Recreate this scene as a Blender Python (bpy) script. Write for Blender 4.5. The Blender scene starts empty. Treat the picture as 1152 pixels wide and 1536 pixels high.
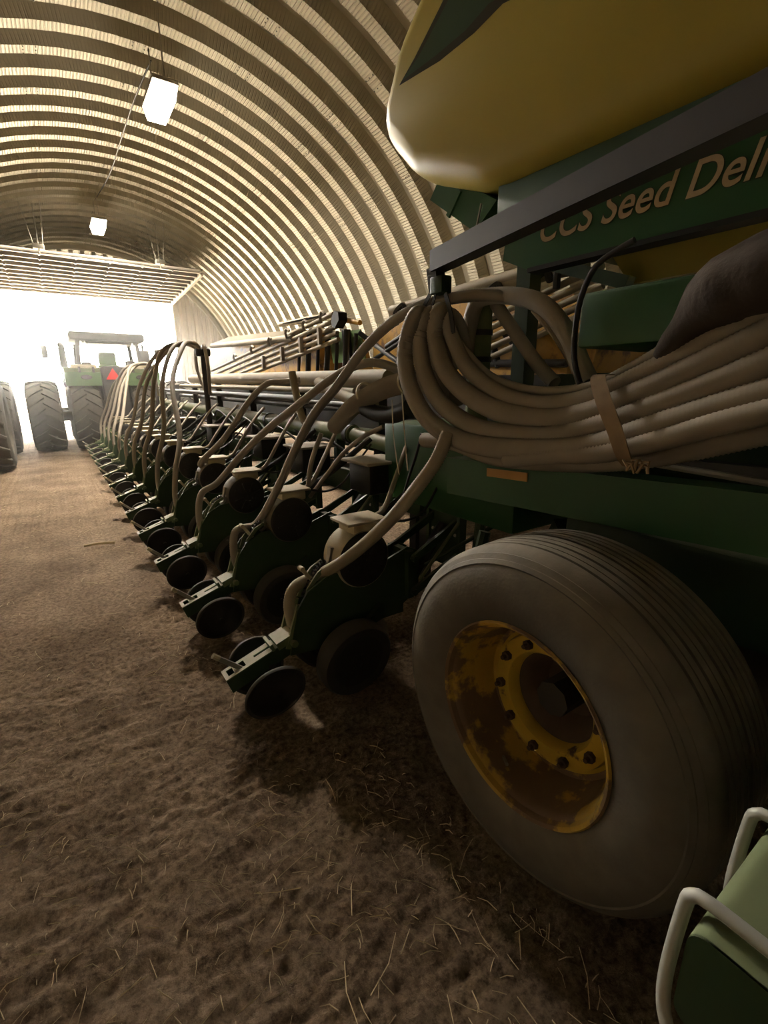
import bpy, bmesh, math, random
import numpy as np
from mathutils import Vector, Matrix
random.seed(7); rng = np.random.default_rng(7)
PI = math.pi; sc = bpy.context.scene; COL = sc.collection
R_ = math.radians
# ------------------------------------------------------------------ camera
H = 1.57; F = 705.0
CM = np.array([[0.82416721, -0.56631974, -0.00550976],
               [-0.15092933, -0.21025044, -0.96592706],
               [0.54586513, 0.796917, -0.25875578]])
cam = bpy.data.cameras.new('camera'); camo = bpy.data.objects.new('camera', cam); COL.objects.link(camo)
camo.matrix_world = Matrix(((CM[0][0], -CM[1][0], -CM[2][0], 0), (CM[0][1], -CM[1][1], -CM[2][1], 0),
                            (CM[0][2], -CM[1][2], -CM[2][2], H), (0, 0, 0, 1)))
cam.sensor_width = 36; cam.lens = 36 * F / 1536; cam.clip_start = .05; cam.clip_end = 400
sc.camera = camo
# ------------------------------------------------------------------ light
sc.view_settings.view_transform = 'Standard'; sc.view_settings.look = 'None'
sc.view_settings.gamma = 1; sc.view_settings.use_curve_mapping = False
sc.view_settings.exposure = 0.55
w = bpy.data.worlds.new('sky'); sc.world = w; w.use_nodes = True
bg = w.node_tree.nodes['Background']; bg.inputs[0].default_value = (1.0, .97, .89, 1); bg.inputs[1].default_value = 42.0
sun = bpy.data.lights.new('sun', 'SUN'); suno = bpy.data.objects.new('sun', sun); COL.objects.link(suno)
sun.energy = 150; sun.angle = R_(1); sun.color = (1, .93, .8); suno.rotation_euler = (R_(38), 0, R_(-25))
LAMP_STRENGTH = 14.0; LAMP_WATTS = 520.0; HAZE = .009
LAMP_COLOR = (1.0, .91, .77)
sc.cycles.use_denoising = True
sc.cycles.max_bounces = 10; sc.cycles.diffuse_bounces = 6
sc.cycles.sample_clamp_indirect = 6

def at(px, py, ax, val):                       # point on the world plane axis = val behind a photo point
    d = CM.T @ np.array([(px - 576) / F, (py - 768) / F, 1.0])
    o = np.array([0, 0, H]); return Vector(o + d * (val - o[ax]) / d[ax])
# ------------------------------------------------------------------ mesh helpers
class MB:
    def __init__(s): s.v = []; s.f = []; s.uv = None
    def add(s, v, f, M=None):
        b = len(s.v)
        s.v += [tuple(M @ Vector(p)) if M else tuple(p) for p in v]
        s.f += [tuple(i + b for i in q) for q in f]; return s
    def box(s, lo, hi, M=None):
        x0, y0, z0 = lo; x1, y1, z1 = hi
        return s.add([(x0, y0, z0), (x1, y0, z0), (x1, y1, z0), (x0, y1, z0), (x0, y0, z1), (x1, y0, z1), (x1, y1, z1), (x0, y1, z1)],
                     [(3, 2, 1, 0), (4, 5, 6, 7), (0, 1, 5, 4), (1, 2, 6, 5), (2, 3, 7, 6), (3, 0, 4, 7)], M)
    def rbox(s, lo, hi, r=.01, M=None, seg=2):
        bm = bmesh.new(); bmesh.ops.create_cube(bm, size=1)
        for v in bm.verts:
            v.co = Vector([lo[k] + (v.co[k] + .5) * (hi[k] - lo[k]) for k in range(3)])
        bmesh.ops.bevel(bm, geom=bm.edges[:], offset=r, segments=seg, profile=.5, affect='EDGES')
        bm.verts.index_update()
        s.add([v.co[:] for v in bm.verts], [[v.index for v in f.verts] for f in bm.faces], M); bm.free(); return s
    def tube(s, pts, r, n=8, caps=True, closed=False):
        pts = [Vector(p) for p in pts]; m = len(pts)
        rs = r if hasattr(r, '__len__') else [r] * m
        t0 = (pts[1] - pts[0]).normalized()
        up = Vector((0, 0, 1)) if abs(t0.z) < .9 else Vector((1, 0, 0))
        u = (up - t0 * up.dot(t0)).normalized(); b = len(s.v)
        for i, p in enumerate(pts):
            t = (pts[(i + 1) % m] - pts[i - 1]) if closed else (pts[min(i + 1, m - 1)] - pts[max(i - 1, 0)])
            t.normalize(); u = (u - t * u.dot(t)).normalized(); w_ = t.cross(u)
            for k in range(n):
                a = 2 * PI * k / n
                s.v.append(tuple(p + (u * math.cos(a) + w_ * math.sin(a)) * rs[i]))
        for i in range(m if closed else m - 1):
            j = (i + 1) % m
            for k in range(n):
                k2 = (k + 1) % n
                s.f.append((b + i * n + k, b + i * n + k2, b + j * n + k2, b + j * n + k))
        if caps and not closed:
            s.f.append(tuple(b + k for k in range(n - 1, -1, -1))); s.f.append(tuple(b + (m - 1) * n + k for k in range(n)))
        return s
    def rod(s, a, b, r, n=8): return s.tube([a, b], r, n)
    def bar(s, a, b, wd, ht, up=(0, 0, 1)):     # rectangular bar from a to b
        a = Vector(a); b = Vector(b); t = (b - a); L = t.length; t.normalize()
        up = Vector(up); sd = up.cross(t)
        if sd.length < 1e-4: sd = Vector((0, 1, 0)).cross(t)
        sd.normalize(); u = t.cross(sd)
        M = Matrix(((t.x, sd.x, u.x, a.x), (t.y, sd.y, u.y, a.y), (t.z, sd.z, u.z, a.z), (0, 0, 0, 1)))
        return s.box((0, -wd / 2, -ht / 2), (L, wd / 2, ht / 2), M)
    def lathe(s, prof, M=None, n=32, closed=False):   # profile (axial, radius) about local Y
        v = []; m = len(prof)
        for k in range(n):
            a = 2 * PI * k / n
            for (y, r) in prof: v.append((r * math.cos(a), y, r * math.sin(a)))
        f = []
        for k in range(n):
            k2 = (k + 1) % n
            for i in range(m if closed else m - 1):
                j = (i + 1) % m
                f.append((k * m + i, k * m + j, k2 * m + j, k2 * m + i))
        return s.add(v, f, M)
    def prism(s, outline, y0, y1, M=None):        # outline in XZ, extruded along Y
        n = len(outline)
        v = [(x, y0, z) for x, z in outline] + [(x, y1, z) for x, z in outline]
        f = [tuple(range(n)), tuple(range(2 * n - 1, n - 1, -1))]
        f += [((i + 1) % n, i, i + n, (i + 1) % n + n) for i in range(n)]
        return s.add(v, f, M)
    def mesh(s, name, sharp=40):
        me = bpy.data.meshes.new(name); me.from_pydata(s.v, [], s.f); me.validate()
        bm = bmesh.new(); bm.from_mesh(me); bmesh.ops.recalc_face_normals(bm, faces=bm.faces[:]); bm.to_mesh(me); bm.free()
        me.polygons.foreach_set('use_smooth', [True] * len(me.polygons)); me.set_sharp_from_angle(angle=R_(sharp)); return me
    def build(s, name, mat, parent=None, loc=None, sharp=40):
        o = bpy.data.objects.new(name, s.mesh(name, sharp)); o.data.materials.append(mat); COL.objects.link(o)
        if parent: o.parent = parent
        if loc: o.location = loc
        return o
def at0(p): return Vector(p)
def spline(pts, step=.03):
    P = [Vector(p) for p in pts]; P = [2 * P[0] - P[1]] + P + [2 * P[-1] - P[-2]]; out = []
    for i in range(1, len(P) - 2):
        a, b, c, d = P[i - 1:i + 3]; n = max(2, int((c - b).length / step))
        for k in range(n):
            t = k / n
            out.append(.5 * ((2 * b) + (c - a) * t + (2 * a - 5 * b + 4 * c - d) * t * t + (3 * b - a - 3 * c + d) * t ** 3))
    out.append(P[-2]); return out
def uniform(pts, step):
    out = [pts[0]]; acc = 0
    for a, b in zip(pts, pts[1:]):
        L = (b - a).length; t = step - acc
        while t <= L:
            out.append(a.lerp(b, t / L)); t += step
        acc = (acc + L) % step
    out.append(pts[-1]); return out
def tag(o, label=None, cat=None, group=None, kind=None):
    if label: o['label'] = label
    if cat: o['category'] = cat
    if group: o['group'] = group
    if kind: o['kind'] = kind
    return o
def empty(name, loc=(0, 0, 0), rz=0, parent=None):
    o = bpy.data.objects.new(name, None); COL.objects.link(o); o.location = loc; o.rotation_euler.z = rz; o.empty_display_size = .1
    if parent: o.parent = parent
    return o
def copy_tree(o, parent=None):
    c = o.copy(); COL.objects.link(c)
    if parent: c.parent = parent
    for ch in o.children: copy_tree(ch, c)
    return c
AX = Matrix.Rotation(PI / 2, 4, 'Z')      # turns local Y lathe axis to -X
# ------------------------------------------------------------------ materials
def mat(name, col, rough=.6, metal=0.0, dust=0.0, dustcol=(.17, .125, .08), noise=.25, nscale=6, bump=0, bscale=60, patch=None, spec=.3):
    m = bpy.data.materials.new(name); m.use_nodes = True; nt = m.node_tree; N = nt.nodes; L = nt.links
    b = N['Principled BSDF']; b.inputs['Roughness'].default_value = rough; b.inputs['Metallic'].default_value = metal
    b.inputs['Specular IOR Level'].default_value = spec
    tc = N.new('ShaderNodeTexCoord')
    n1 = N.new('ShaderNodeTexNoise'); n1.inputs['Scale'].default_value = nscale; n1.inputs['Detail'].default_value = 6
    L.new(tc.outputs['Object'], n1.inputs['Vector'])
    r = N.new('ShaderNodeMixRGB'); r.inputs[1].default_value = (*[c * (1 - noise) for c in col], 1)
    r.inputs[2].default_value = (*[min(1, c * (1 + noise)) for c in col], 1); L.new(n1.outputs[0], r.inputs[0]); out = r.outputs[0]
    if patch:                                   # worn patches of another colour
        pcol, lo, hi, ps = patch
        n3 = N.new('ShaderNodeTexNoise'); n3.inputs['Scale'].default_value = ps; n3.inputs['Detail'].default_value = 8; n3.inputs['Roughness'].default_value = .6
        L.new(tc.outputs['Object'], n3.inputs['Vector'])
        cr = N.new('ShaderNodeMapRange'); cr.inputs[1].default_value = lo; cr.inputs[2].default_value = hi; L.new(n3.outputs[0], cr.inputs[0])
        mx = N.new('ShaderNodeMixRGB'); L.new(cr.outputs[0], mx.inputs[0]); L.new(out, mx.inputs[1]); mx.inputs[2].default_value = (*pcol, 1); out = mx.outputs[0]
    if dust:                                    # settled dust, thicker on faces that look up
        g = N.new('ShaderNodeNewGeometry'); sx = N.new('ShaderNodeSeparateXYZ'); L.new(g.outputs['Normal'], sx.inputs[0])
        mr = N.new('ShaderNodeMapRange'); mr.inputs[1].default_value = -.3; mr.inputs[2].default_value = 1.0; mr.inputs[3].default_value = .25 * dust; mr.inputs[4].default_value = dust
        L.new(sx.outputs[2], mr.inputs[0])
        n2 = N.new('ShaderNodeTexNoise'); n2.inputs['Scale'].default_value = 14; n2.inputs['Detail'].default_value = 5; L.new(tc.outputs['Object'], n2.inputs['Vector'])
        mm = N.new('ShaderNodeMath'); mm.operation = 'MULTIPLY_ADD'; mm.inputs[1].default_value = .9; mm.inputs[2].default_value = .5; L.new(n2.outputs[0], mm.inputs[0])
        m3 = N.new('ShaderNodeMath'); m3.operation = 'MULTIPLY'; m3.use_clamp = True; L.new(mm.outputs[0], m3.inputs[0]); L.new(mr.outputs[0], m3.inputs[1])
        mx = N.new('ShaderNodeMixRGB'); L.new(m3.outputs[0], mx.inputs[0]); L.new(out, mx.inputs[1]); mx.inputs[2].default_value = (*dustcol, 1); out = mx.outputs[0]
    L.new(out, b.inputs['Base Color'])
    if bump:
        nb = N.new('ShaderNodeTexNoise'); nb.inputs['Scale'].default_value = bscale; nb.inputs['Detail'].default_value = 4; L.new(tc.outputs['Object'], nb.inputs['Vector'])
        bp = N.new('ShaderNodeBump'); bp.inputs['Strength'].default_value = bump; bp.inputs['Distance'].default_value = .01
        L.new(nb.outputs[0], bp.inputs['Height']); L.new(bp.outputs[0], b.inputs['Normal'])
    return m
def emis(name, col, st):
    m = bpy.data.materials.new(name); m.use_nodes = True; b = m.node_tree.nodes['Principled BSDF']
    b.inputs['Base Color'].default_value = (*col, 1); b.inputs['Emission Color'].default_value = (*col, 1); b.inputs['Emission Strength'].default_value = st; return m
TAN = (.30, .235, .15)
M = dict(
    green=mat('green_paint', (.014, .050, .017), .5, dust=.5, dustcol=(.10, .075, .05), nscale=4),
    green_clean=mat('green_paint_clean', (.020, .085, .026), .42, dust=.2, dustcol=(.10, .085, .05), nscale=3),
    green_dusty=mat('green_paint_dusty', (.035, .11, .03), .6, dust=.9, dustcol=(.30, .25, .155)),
    lit_green=mat('toolbar_green_lit', (.17, .21, .11), .45, dust=.25, dustcol=(.22, .22, .12), noise=.12),  # lit copy of the dark green: light on the beam put into its colour
    yellow=mat('yellow_plastic', (.36, .275, .04), .42, dust=.18, noise=.08, nscale=1.5, bump=.12, bscale=3),
    yellow2=mat('yellow_paint', (.55, .30, .04), .5, dust=.5, patch=((.16, .075, .03), .50, .62, 5)),
    rim=mat('rim_paint', (.52, .33, .04), .5, dust=.25, dustcol=(.13, .085, .05), patch=((.16, .095, .05), .44, .50, 6), bump=.2, bscale=40),
    rubber_unit=mat('row_wheel_rubber', (.022, .021, .020), .7, dust=.35, dustcol=(.16, .13, .095)),
    disc=mat('disc_paint', (.52, .35, .035), .5, dust=.15, dustcol=(.13, .085, .05), patch=((.10, .058, .032), .60, .66, 9), bump=.1, bscale=40),
    rubber=mat('tyre_rubber', (.040, .038, .034), .7, dust=.75, dustcol=(.30, .255, .185), bump=.15, bscale=90),
    rubber_far=mat('tractor_tyre_rubber', (.04, .038, .035), .8, dust=.5, dustcol=(.2, .17, .13)),
    hose=mat('hose_dusty', (.22, .192, .155), .65, dust=.8, dustcol=(.38, .32, .24), bump=.1, bscale=80),
    hose_pale=mat('hose_pale', (.22, .185, .13), .65, dust=.8, dustcol=(.38, .31, .21)),
    black=mat('black_plastic', (.012, .012, .012), .55, dust=.2, dustcol=(.11, .09, .065)),
    black_metal=mat('black_metal', (.035, .033, .033), .5, dust=.3, dustcol=(.12, .10, .085)),
    cover=mat('dark_cover', (.035, .025, .02), .9, dust=.3, bump=.5, bscale=30),
    steel=mat('dull_steel', (.30, .28, .24), .45, .7, dust=.5, dustcol=(.35, .3, .22)),
    galv=mat('galvanised_rod', (.42, .42, .38), .5, .3, noise=.1),
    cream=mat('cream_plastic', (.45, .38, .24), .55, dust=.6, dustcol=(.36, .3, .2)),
    lid=mat('lid_plastic', (.36, .30, .20), .6, dust=.7, dustcol=(.46, .38, .26)),
    strap=mat('tan_strap', (.22, .145, .075), .8, noise=.2, nscale=30),
    twine=mat('pale_twine', (.5, .42, .3), .8),
    amber=mat('amber_reflector', (.45, .23, .05), .45),
    letter=mat('letter_tan', (.42, .30, .17), .7, noise=.3, nscale=30),
    letter_edge=mat('letter_edge', (.05, .06, .03), .7),
    stripe=mat('green_stripe_decal', (.05, .085, .05), .5, noise=.1),
    stripe_edge=mat('stripe_edge_decal', (.05, .045, .03), .5, noise=.1),
    red=mat('red_orange_sign', (.9, .03, .02), .5),
    tgreen=mat('tractor_green', (.075, .17, .05), .45, dust=.5),
    cabdark=mat('cab_dark', (.04, .04, .042), .6, dust=.4),
    concrete=mat('pale_ground', (.62, .54, .42), .9, noise=.1),
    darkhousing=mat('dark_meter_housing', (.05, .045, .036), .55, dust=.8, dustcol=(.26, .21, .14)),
    straw=mat('straw', (.62, .49, .30), .7, noise=.35, nscale=3),
    endwall=mat('wall_sheet', (.40, .36, .28), .55, .0, noise=.06),
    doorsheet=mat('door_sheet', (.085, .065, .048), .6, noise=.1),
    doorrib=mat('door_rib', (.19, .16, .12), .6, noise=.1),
    capgreen=mat('cap_green', (.018, .05, .02), .5, dust=.15),
    darkwall=mat('rear_bounce_wall', (.34, .31, .25), .8),  # unseen rear wall and roof, tone set for the light they bounce
)
def roof_mat():
    m = bpy.data.materials.new('galvalume_sheet'); m.use_nodes = True; nt = m.node_tree; N = nt.nodes; L = nt.links
    b = N['Principled BSDF']; b.inputs['Roughness'].default_value = .5; b.inputs['Metallic'].default_value = .25
    tc = N.new('ShaderNodeTexCoord'); n = N.new('ShaderNodeTexNoise'); n.inputs['Scale'].default_value = 1.2; n.inputs['Detail'].default_value = 6
    L.new(tc.outputs['Object'], n.inputs['Vector'])
    mx = N.new('ShaderNodeMixRGB'); mx.inputs[1].default_value = (.27, .24, .175, 1); mx.inputs[2].default_value = (.37, .33, .245, 1); L.new(n.outputs[0], mx.inputs[0]); L.new(mx.outputs[0], b.inputs['Base Color'])
    uv = N.new('ShaderNodeUVMap'); sp = N.new('ShaderNodeSeparateXYZ'); L.new(uv.outputs[0], sp.inputs[0])
    # crimps run across the flat of the sheet every 5 cm of arc
    ml = N.new('ShaderNodeMath'); ml.operation = 'MULTIPLY'; ml.inputs[1].default_value = 2 * PI / .05; L.new(sp.outputs[0], ml.inputs[0])
    sn = N.new('ShaderNodeMath'); sn.operation = 'SINE'; L.new(ml.outputs[0], sn.inputs[0])
    pw = N.new('ShaderNodeMapRange'); pw.inputs[1].default_value = .2; pw.inputs[2].default_value = 1; L.new(sn.outputs[0], pw.inputs[0])
    mk = N.new('ShaderNodeMath'); mk.operation = 'MULTIPLY'; L.new(pw.outputs[0], mk.inputs[0]); L.new(sp.outputs[1], mk.inputs[1])
    bp = N.new('ShaderNodeBump'); bp.inputs['Strength'].default_value = .9; bp.inputs['Distance'].default_value = .012; L.new(mk.outputs[0], bp.inputs['Height']); L.new(bp.outputs[0], b.inputs['Normal'])
    return m
M['roof'] = roof_mat()
def floor_mat():
    m = bpy.data.materials.new('dirt_floor'); m.use_nodes = True; nt = m.node_tree; N = nt.nodes; L = nt.links
    b = N['Principled BSDF']; b.inputs['Roughness'].default_value = .95; b.inputs['Specular IOR Level'].default_value = .1
    tc = N.new('ShaderNodeTexCoord')
    def noise(s, d=8, r=.6):
        n = N.new('ShaderNodeTexNoise'); n.inputs['Scale'].default_value = s; n.inputs['Detail'].default_value = d; n.inputs['Roughness'].default_value = r
        L.new(tc.outputs['Object'], n.inputs['Vector']); return n
    cr = N.new('ShaderNodeValToRGB'); L.new(noise(1.7).outputs[0], cr.inputs[0])
    cr.color_ramp.elements[0].position = .3; cr.color_ramp.elements[0].color = (.18, .124, .080, 1)
    cr.color_ramp.elements[1].position = .72; cr.color_ramp.elements[1].color = (.39, .284, .190, 1)
    n2 = noise(38, 6, .7); c2 = N.new('ShaderNodeValToRGB'); L.new(n2.outputs[0], c2.inputs[0])
    c2.color_ramp.elements[0].position = .32; c2.color_ramp.elements[0].color = (.42, .40, .38, 1); c2.color_ramp.elements[1].position = .62; c2.color_ramp.elements[1].color = (1.25, 1.25, 1.25, 1)
    mx = N.new('ShaderNodeMixRGB'); mx.blend_type = 'MULTIPLY'; mx.inputs[0].default_value = 1; L.new(cr.outputs[0], mx.inputs[1]); L.new(c2.outputs[0], mx.inputs[2]); L.new(mx.outputs[0], b.inputs['Base Color'])
    n3 = noise(34, 10, .7); bp = N.new('ShaderNodeBump'); bp.inputs['Strength'].default_value = 1; bp.inputs['Distance'].default_value = .035
    L.new(n3.outputs[0], bp.inputs['Height']); L.new(bp.outputs[0], b.inputs['Normal'])
    return m
M['floor'] = floor_mat()
# ------------------------------------------------------------------ the shed
XC, ZC, RA = 1.9, 1.2, 5.4; PITCH = .61; DEPTH = .19; Y_END = 22.05; Y_BACK = -8.0
PROF = [(0, 0), (.22, 0), (.30, DEPTH), (.53, DEPTH), (PITCH, 0)]
def arch_seg(a0, a1, na):
    mb = MB(); uv = []
    for i in range(na + 1):
        a = R_(a0 + (a1 - a0) * i / na)
        for k, (y, d) in enumerate(PROF):
            r = RA + d; mb.v.append((r * math.cos(a), y, r * math.sin(a))); uv.append((a * RA, 1 if k in (0, 1, 4) else 0))
    n = len(PROF)
    for i in range(na):
        for k in range(n - 1): mb.f.append((i * n + k, i * n + k + 1, (i + 1) * n + k + 1, (i + 1) * n + k))
    me = bpy.data.meshes.new('roof_panel'); me.from_pydata(mb.v, [], mb.f); me.materials.append(M['roof'])
    ul = me.uv_layers.new(name='UVMap')
    for lp in me.loops: ul.data[lp.index].uv = uv[lp.vertex_index]
    for p in me.polygons: p.use_smooth = True
    me.set_sharp_from_angle(angle=R_(25)); return me
ceiling = tag(empty('ceiling'), kind='structure')
seg30 = arch_seg(0, 30, 8); seg15 = arch_seg(0, 15, 4)
n_arch = int(round((Y_END - Y_BACK) / PITCH))
for i in range(n_arch):
    y = Y_END - (i + 1) * PITCH
    if y < 2.0: break
    cuts = [0, 30, 60, 90, 120, 150, 180] if i % 2 == 0 else [0, 15, 45, 75, 105, 135, 165, 180]
    for a0, a1 in zip(cuts, cuts[1:]):
        o = bpy.data.objects.new('roof_panel', seg30 if a1 - a0 == 30 else seg15); COL.objects.link(o); o.parent = ceiling
        o.location = (XC, y, ZC); o.rotation_euler.y = -R_(a0)
y_vis = y + PITCH
mb = MB(); y = y_vis
while y > Y_BACK:
    y -= PITCH
    for k in range(36):
        for (ya, d0), (yb, d1) in zip(PROF, PROF[1:]):
            q = []
            for yy, dd, a in ((ya, d0, k), (yb, d1, k), (yb, d1, k + 1), (ya, d0, k + 1)):
                t = R_(a * 5); q.append((XC + (RA + dd) * math.cos(t), y + yy, ZC + (RA + dd) * math.sin(t)))
            mb.add(q, [(0, 1, 2, 3)])
o = mb.build('roof_panel', M['darkwall'], ceiling); o['kind'] = 'stuff'
# bolts at the seams of the roof sheets
mb = MB()
for i in range(n_arch):
    y = Y_END - (i + 1) * PITCH
    if y < 2: break
    for a in ([30, 60, 90] if i % 2 == 0 else [15, 45, 75, 105]):
        for da in (-.9, .9):
            for yy in (.03, .12, .21):
                t = R_(a + da); c = Vector((XC + (RA - .006) * math.cos(t), y + yy, ZC + (RA - .006) * math.sin(t)))
                mb.box((-.006, -.006, -.006), (.006, .006, .006), Matrix.Translation(c))
o = mb.build('bolt', M['cabdark'], ceiling); o['kind'] = 'stuff'
def corrugated(name, fixed, horizontal, y0, y1, z0, z1, m):
    mb = MB(); n = int((y1 - y0) / .15); v = []; f = []
    for i in range(n + 1):
        a = y0 + (y1 - y0) * i / n; d = .03 if (i // 1) % 2 else 0
        for z in (z0, z1): v.append((fixed + d, a, z) if horizontal == 'y' else (a, fixed + d, z))
    for i in range(n): f.append((2 * i, 2 * i + 2, 2 * i + 3, 2 * i + 1))
    mb.add(v, f); return tag(mb.build(name, m, sharp=8), kind='structure')
corrugated('wall_right', XC + RA + DEPTH + .01, 'y', Y_BACK - .2, Y_END, -.3, ZC + .12, M['endwall'])
corrugated('wall_left', XC - RA - DEPTH - .04, 'y', Y_BACK - .2, Y_END, -.3, ZC + .12, M['endwall'])
def arch_z(x): return ZC + math.sqrt(max(0, (RA + DEPTH) ** 2 - (x - XC) ** 2))
# far end wall: vertical ribbed sheets either side of and above the doorway
DX0, DX1, DZ = -1.9, 4.63, 4.86
wall_far = tag(empty('wall_back'), kind='structure')
def sheet(x0, x1, z0):
    zt0, zt1 = arch_z(x0), arch_z(x1); m = MB(); dx = (x1 - x0) / 4
    xs = [x0, x0 + dx, x0 + 1.5 * dx, x0 + 3 * dx, x0 + 3.5 * dx, x1]; ds = [0, 0, .09, .09, 0, 0]; v = []
    for x, d in zip(xs, ds):
        for dz in (0, .004): pass
        v += [(x, Y_END + d, z0), (x, Y_END + d, arch_z(x) - .0)]
    m.add(v, [(2 * i, 2 * i + 1, 2 * i + 3, 2 * i + 2) for i in range(5)]); m.build('panel', M['endwall'], wall_far, sharp=20)
x = DX1
while x < XC + RA + .1: sheet(x, min(x + .3, XC + RA + DEPTH), -.1); x += .3
x = XC - RA - DEPTH
while x < DX0 - .01: sheet(x, min(x + .3, DX0), -.1); x += .3
x = DX0
while x < DX1 - .01: sheet(x, min(x + .36, DX1), DZ); x += .36
back = MB(); back.box((XC - RA - .6, Y_BACK - .1, -.3), (XC + RA + .6, Y_BACK, ZC + RA + .6)); tag(back.build('wall_front', M['darkwall']), kind='structure')
tr = MB(); tr.box((DX1, Y_END - .06, 0), (DX1 + .07, Y_END + .06, DZ)); tag(tr.build('trim_1', M['endwall']), kind='structure')
tr = MB(); tr.box((DX0 - .07, Y_END - .06, 0), (DX0, Y_END + .06, DZ)); tag(tr.build('trim_2', M['endwall']), kind='structure')
tr = MB()
for k in range(60):
    t0, t1 = R_(k * 3), R_(k * 3 + 3); q = []
    for t in (t0, t1):
        for r, yy in ((RA - .16, Y_END - .16), (RA - .02, Y_END - .16), (RA - .02, Y_END), (RA - .16, Y_END)):
            q.append((XC + r * math.cos(t), yy, ZC + r * math.sin(t)))
    tr.add(q, [(0, 1, 5, 4), (1, 2, 6, 5), (2, 3, 7, 6), (3, 0, 4, 7)])
tag(tr.build('trim_3', M['endwall']), kind='structure')
# the big door, swung up under the roof
Yn = 17.0; Zn = 5.10
door = tag(empty('door_1', (0, 0, 0)), kind='structure')
def dz(y): return DZ + .02 + (Zn - DZ) * (Y_END - y) / (Y_END - Yn)
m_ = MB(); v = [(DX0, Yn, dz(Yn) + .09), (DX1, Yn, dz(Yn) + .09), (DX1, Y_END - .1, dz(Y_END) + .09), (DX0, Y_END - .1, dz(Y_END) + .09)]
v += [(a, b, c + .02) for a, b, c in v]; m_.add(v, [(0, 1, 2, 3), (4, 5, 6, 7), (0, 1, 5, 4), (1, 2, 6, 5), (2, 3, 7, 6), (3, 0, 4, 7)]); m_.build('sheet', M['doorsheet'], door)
nr = 10
for k in range(nr + 1):
    y = Yn + (Y_END - .15 - Yn) * k / nr; z = dz(y)
    m_ = MB(); m_.box((DX0, y - .045, z - .03), (DX1, y + .045, z + (.09 if k else .0))); m_.build('rib', M['doorrib'], door)
for xx in (DX0, DX1 - .08):
    m_ = MB(); m_.bar((xx + .04, Yn, Zn - .0), (xx + .04, Y_END - .1, DZ - .0), .08, .14); m_.build('frame', M['steel'], door)
m_ = MB()
for xx in np.arange(DX0 + .5, DX1, .85):
    for k in range(nr + 1):
        y = Yn + (Y_END - .15 - Yn) * k / nr; m_.box((xx - .02, y - .06, dz(y) - .05), (xx + .02, y + .06, dz(y) - .029))
o = m_.build('bolt', M['cabdark'], door); o['kind'] = 'stuff'
for k, (xx, lab) in enumerate(((.32, 'left'), (3.35, 'right'))):
    t = empty('door_hanger', (xx, Yn - .1, Zn + .12)); top = math.sqrt(RA ** 2 - (xx - XC) ** 2) + ZC - (Zn + .12)
    tag(t, ('steel bracket on thin rods above the raised door, left of the far lamp', 'steel bracket on thin rods above the raised door, right of the far lamp')[k], 'bracket', 'door hangers')
    MB().rbox((-.13, -.1, -.02), (.13, .1, .10), .02).build('bracket', M['steel'], t)
    MB().rod((-.1, 0, .05), (-.3, -.1, top), .012).build('rod', M['steel'], t); MB().rod((.1, 0, .05), (.2, -.1, top - .0), .012).build('rod', M['steel'], t)
    MB().rod((0, .05, .05), (.02, .25, top), .012).build('rod', M['steel'], t); MB().rod((0, 0, 0), (0, 0, -.16), .015).build('rod', M['steel'], t)
# ground
def axis(lo, hi, dense_lo, dense_hi, d0, d1):
    a = [dense_lo]
    while a[-1] < dense_hi: a.append(a[-1] + d0)
    s = d0
    while a[-1] < hi: s = min(s * 1.12, d1); a.append(a[-1] + s)
    s = d0; b = []
    p = dense_lo
    while p > lo: s = min(s * 1.12, d1); p -= s; b.append(p)
    return np.array(b[::-1] + a)
gx = axis(-4.2, 8.2, -1.5, 1.0, .012, .5); gy = axis(-8.6, 22, .3, 3.6, .012, .4)
X, Y = np.meshgrid(gx, gy)
def vnoise(X, Y, s, seed):
    r = np.random.default_rng(seed).random((257, 257)); u = X * s + 500; v_ = Y * s + 500
    i = np.floor(u).astype(int); j = np.floor(v_).astype(int); fu = u - i; fv = v_ - j; fu = fu * fu * (3 - 2 * fu); fv = fv * fv * (3 - 2 * fv)
    g = lambda a, b: r[a % 257, b % 257]
    return (g(i, j) * (1 - fu) + g(i + 1, j) * fu) * (1 - fv) + (g(i, j + 1) * (1 - fu) + g(i + 1, j + 1) * fu) * fv - .5
def gz(x, y):
    x = np.array(x, float); y = np.array(y, float)
    rid = lambda sx, sy, k: (.5 - np.abs(vnoise(x * sx / 8, y * sy / 8, 8, k)) * 2)
    return .020 * vnoise(x, y, 2.2, 1) + .016 * vnoise(x, y, 6, 2) + .013 * rid(7, 17, 3) + .014 * rid(20, 34, 4) + .010 * vnoise(x, y, 45, 5) - .026
Z = gz(X, Y)
ny, nx = X.shape; idx = np.arange(ny * nx).reshape(ny, nx)
me = bpy.data.meshes.new('floor'); me.from_pydata(np.stack([X, Y, Z], -1).reshape(-1, 3).tolist(), [], np.stack([idx[:-1, :-1], idx[:-1, 1:], idx[1:, 1:], idx[1:, :-1]], -1).reshape(-1, 4).tolist())
me.polygons.foreach_set('use_smooth', [True] * len(me.polygons)); me.materials.append(M['floor']); fl = bpy.data.objects.new('floor', me); COL.objects.link(fl); fl['kind'] = 'structure'
g = MB(); g.box((-80, 22.0, -.2), (80, 180, -.02)); tag(g.build('ground_outside', M['concrete']), kind='structure')
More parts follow.
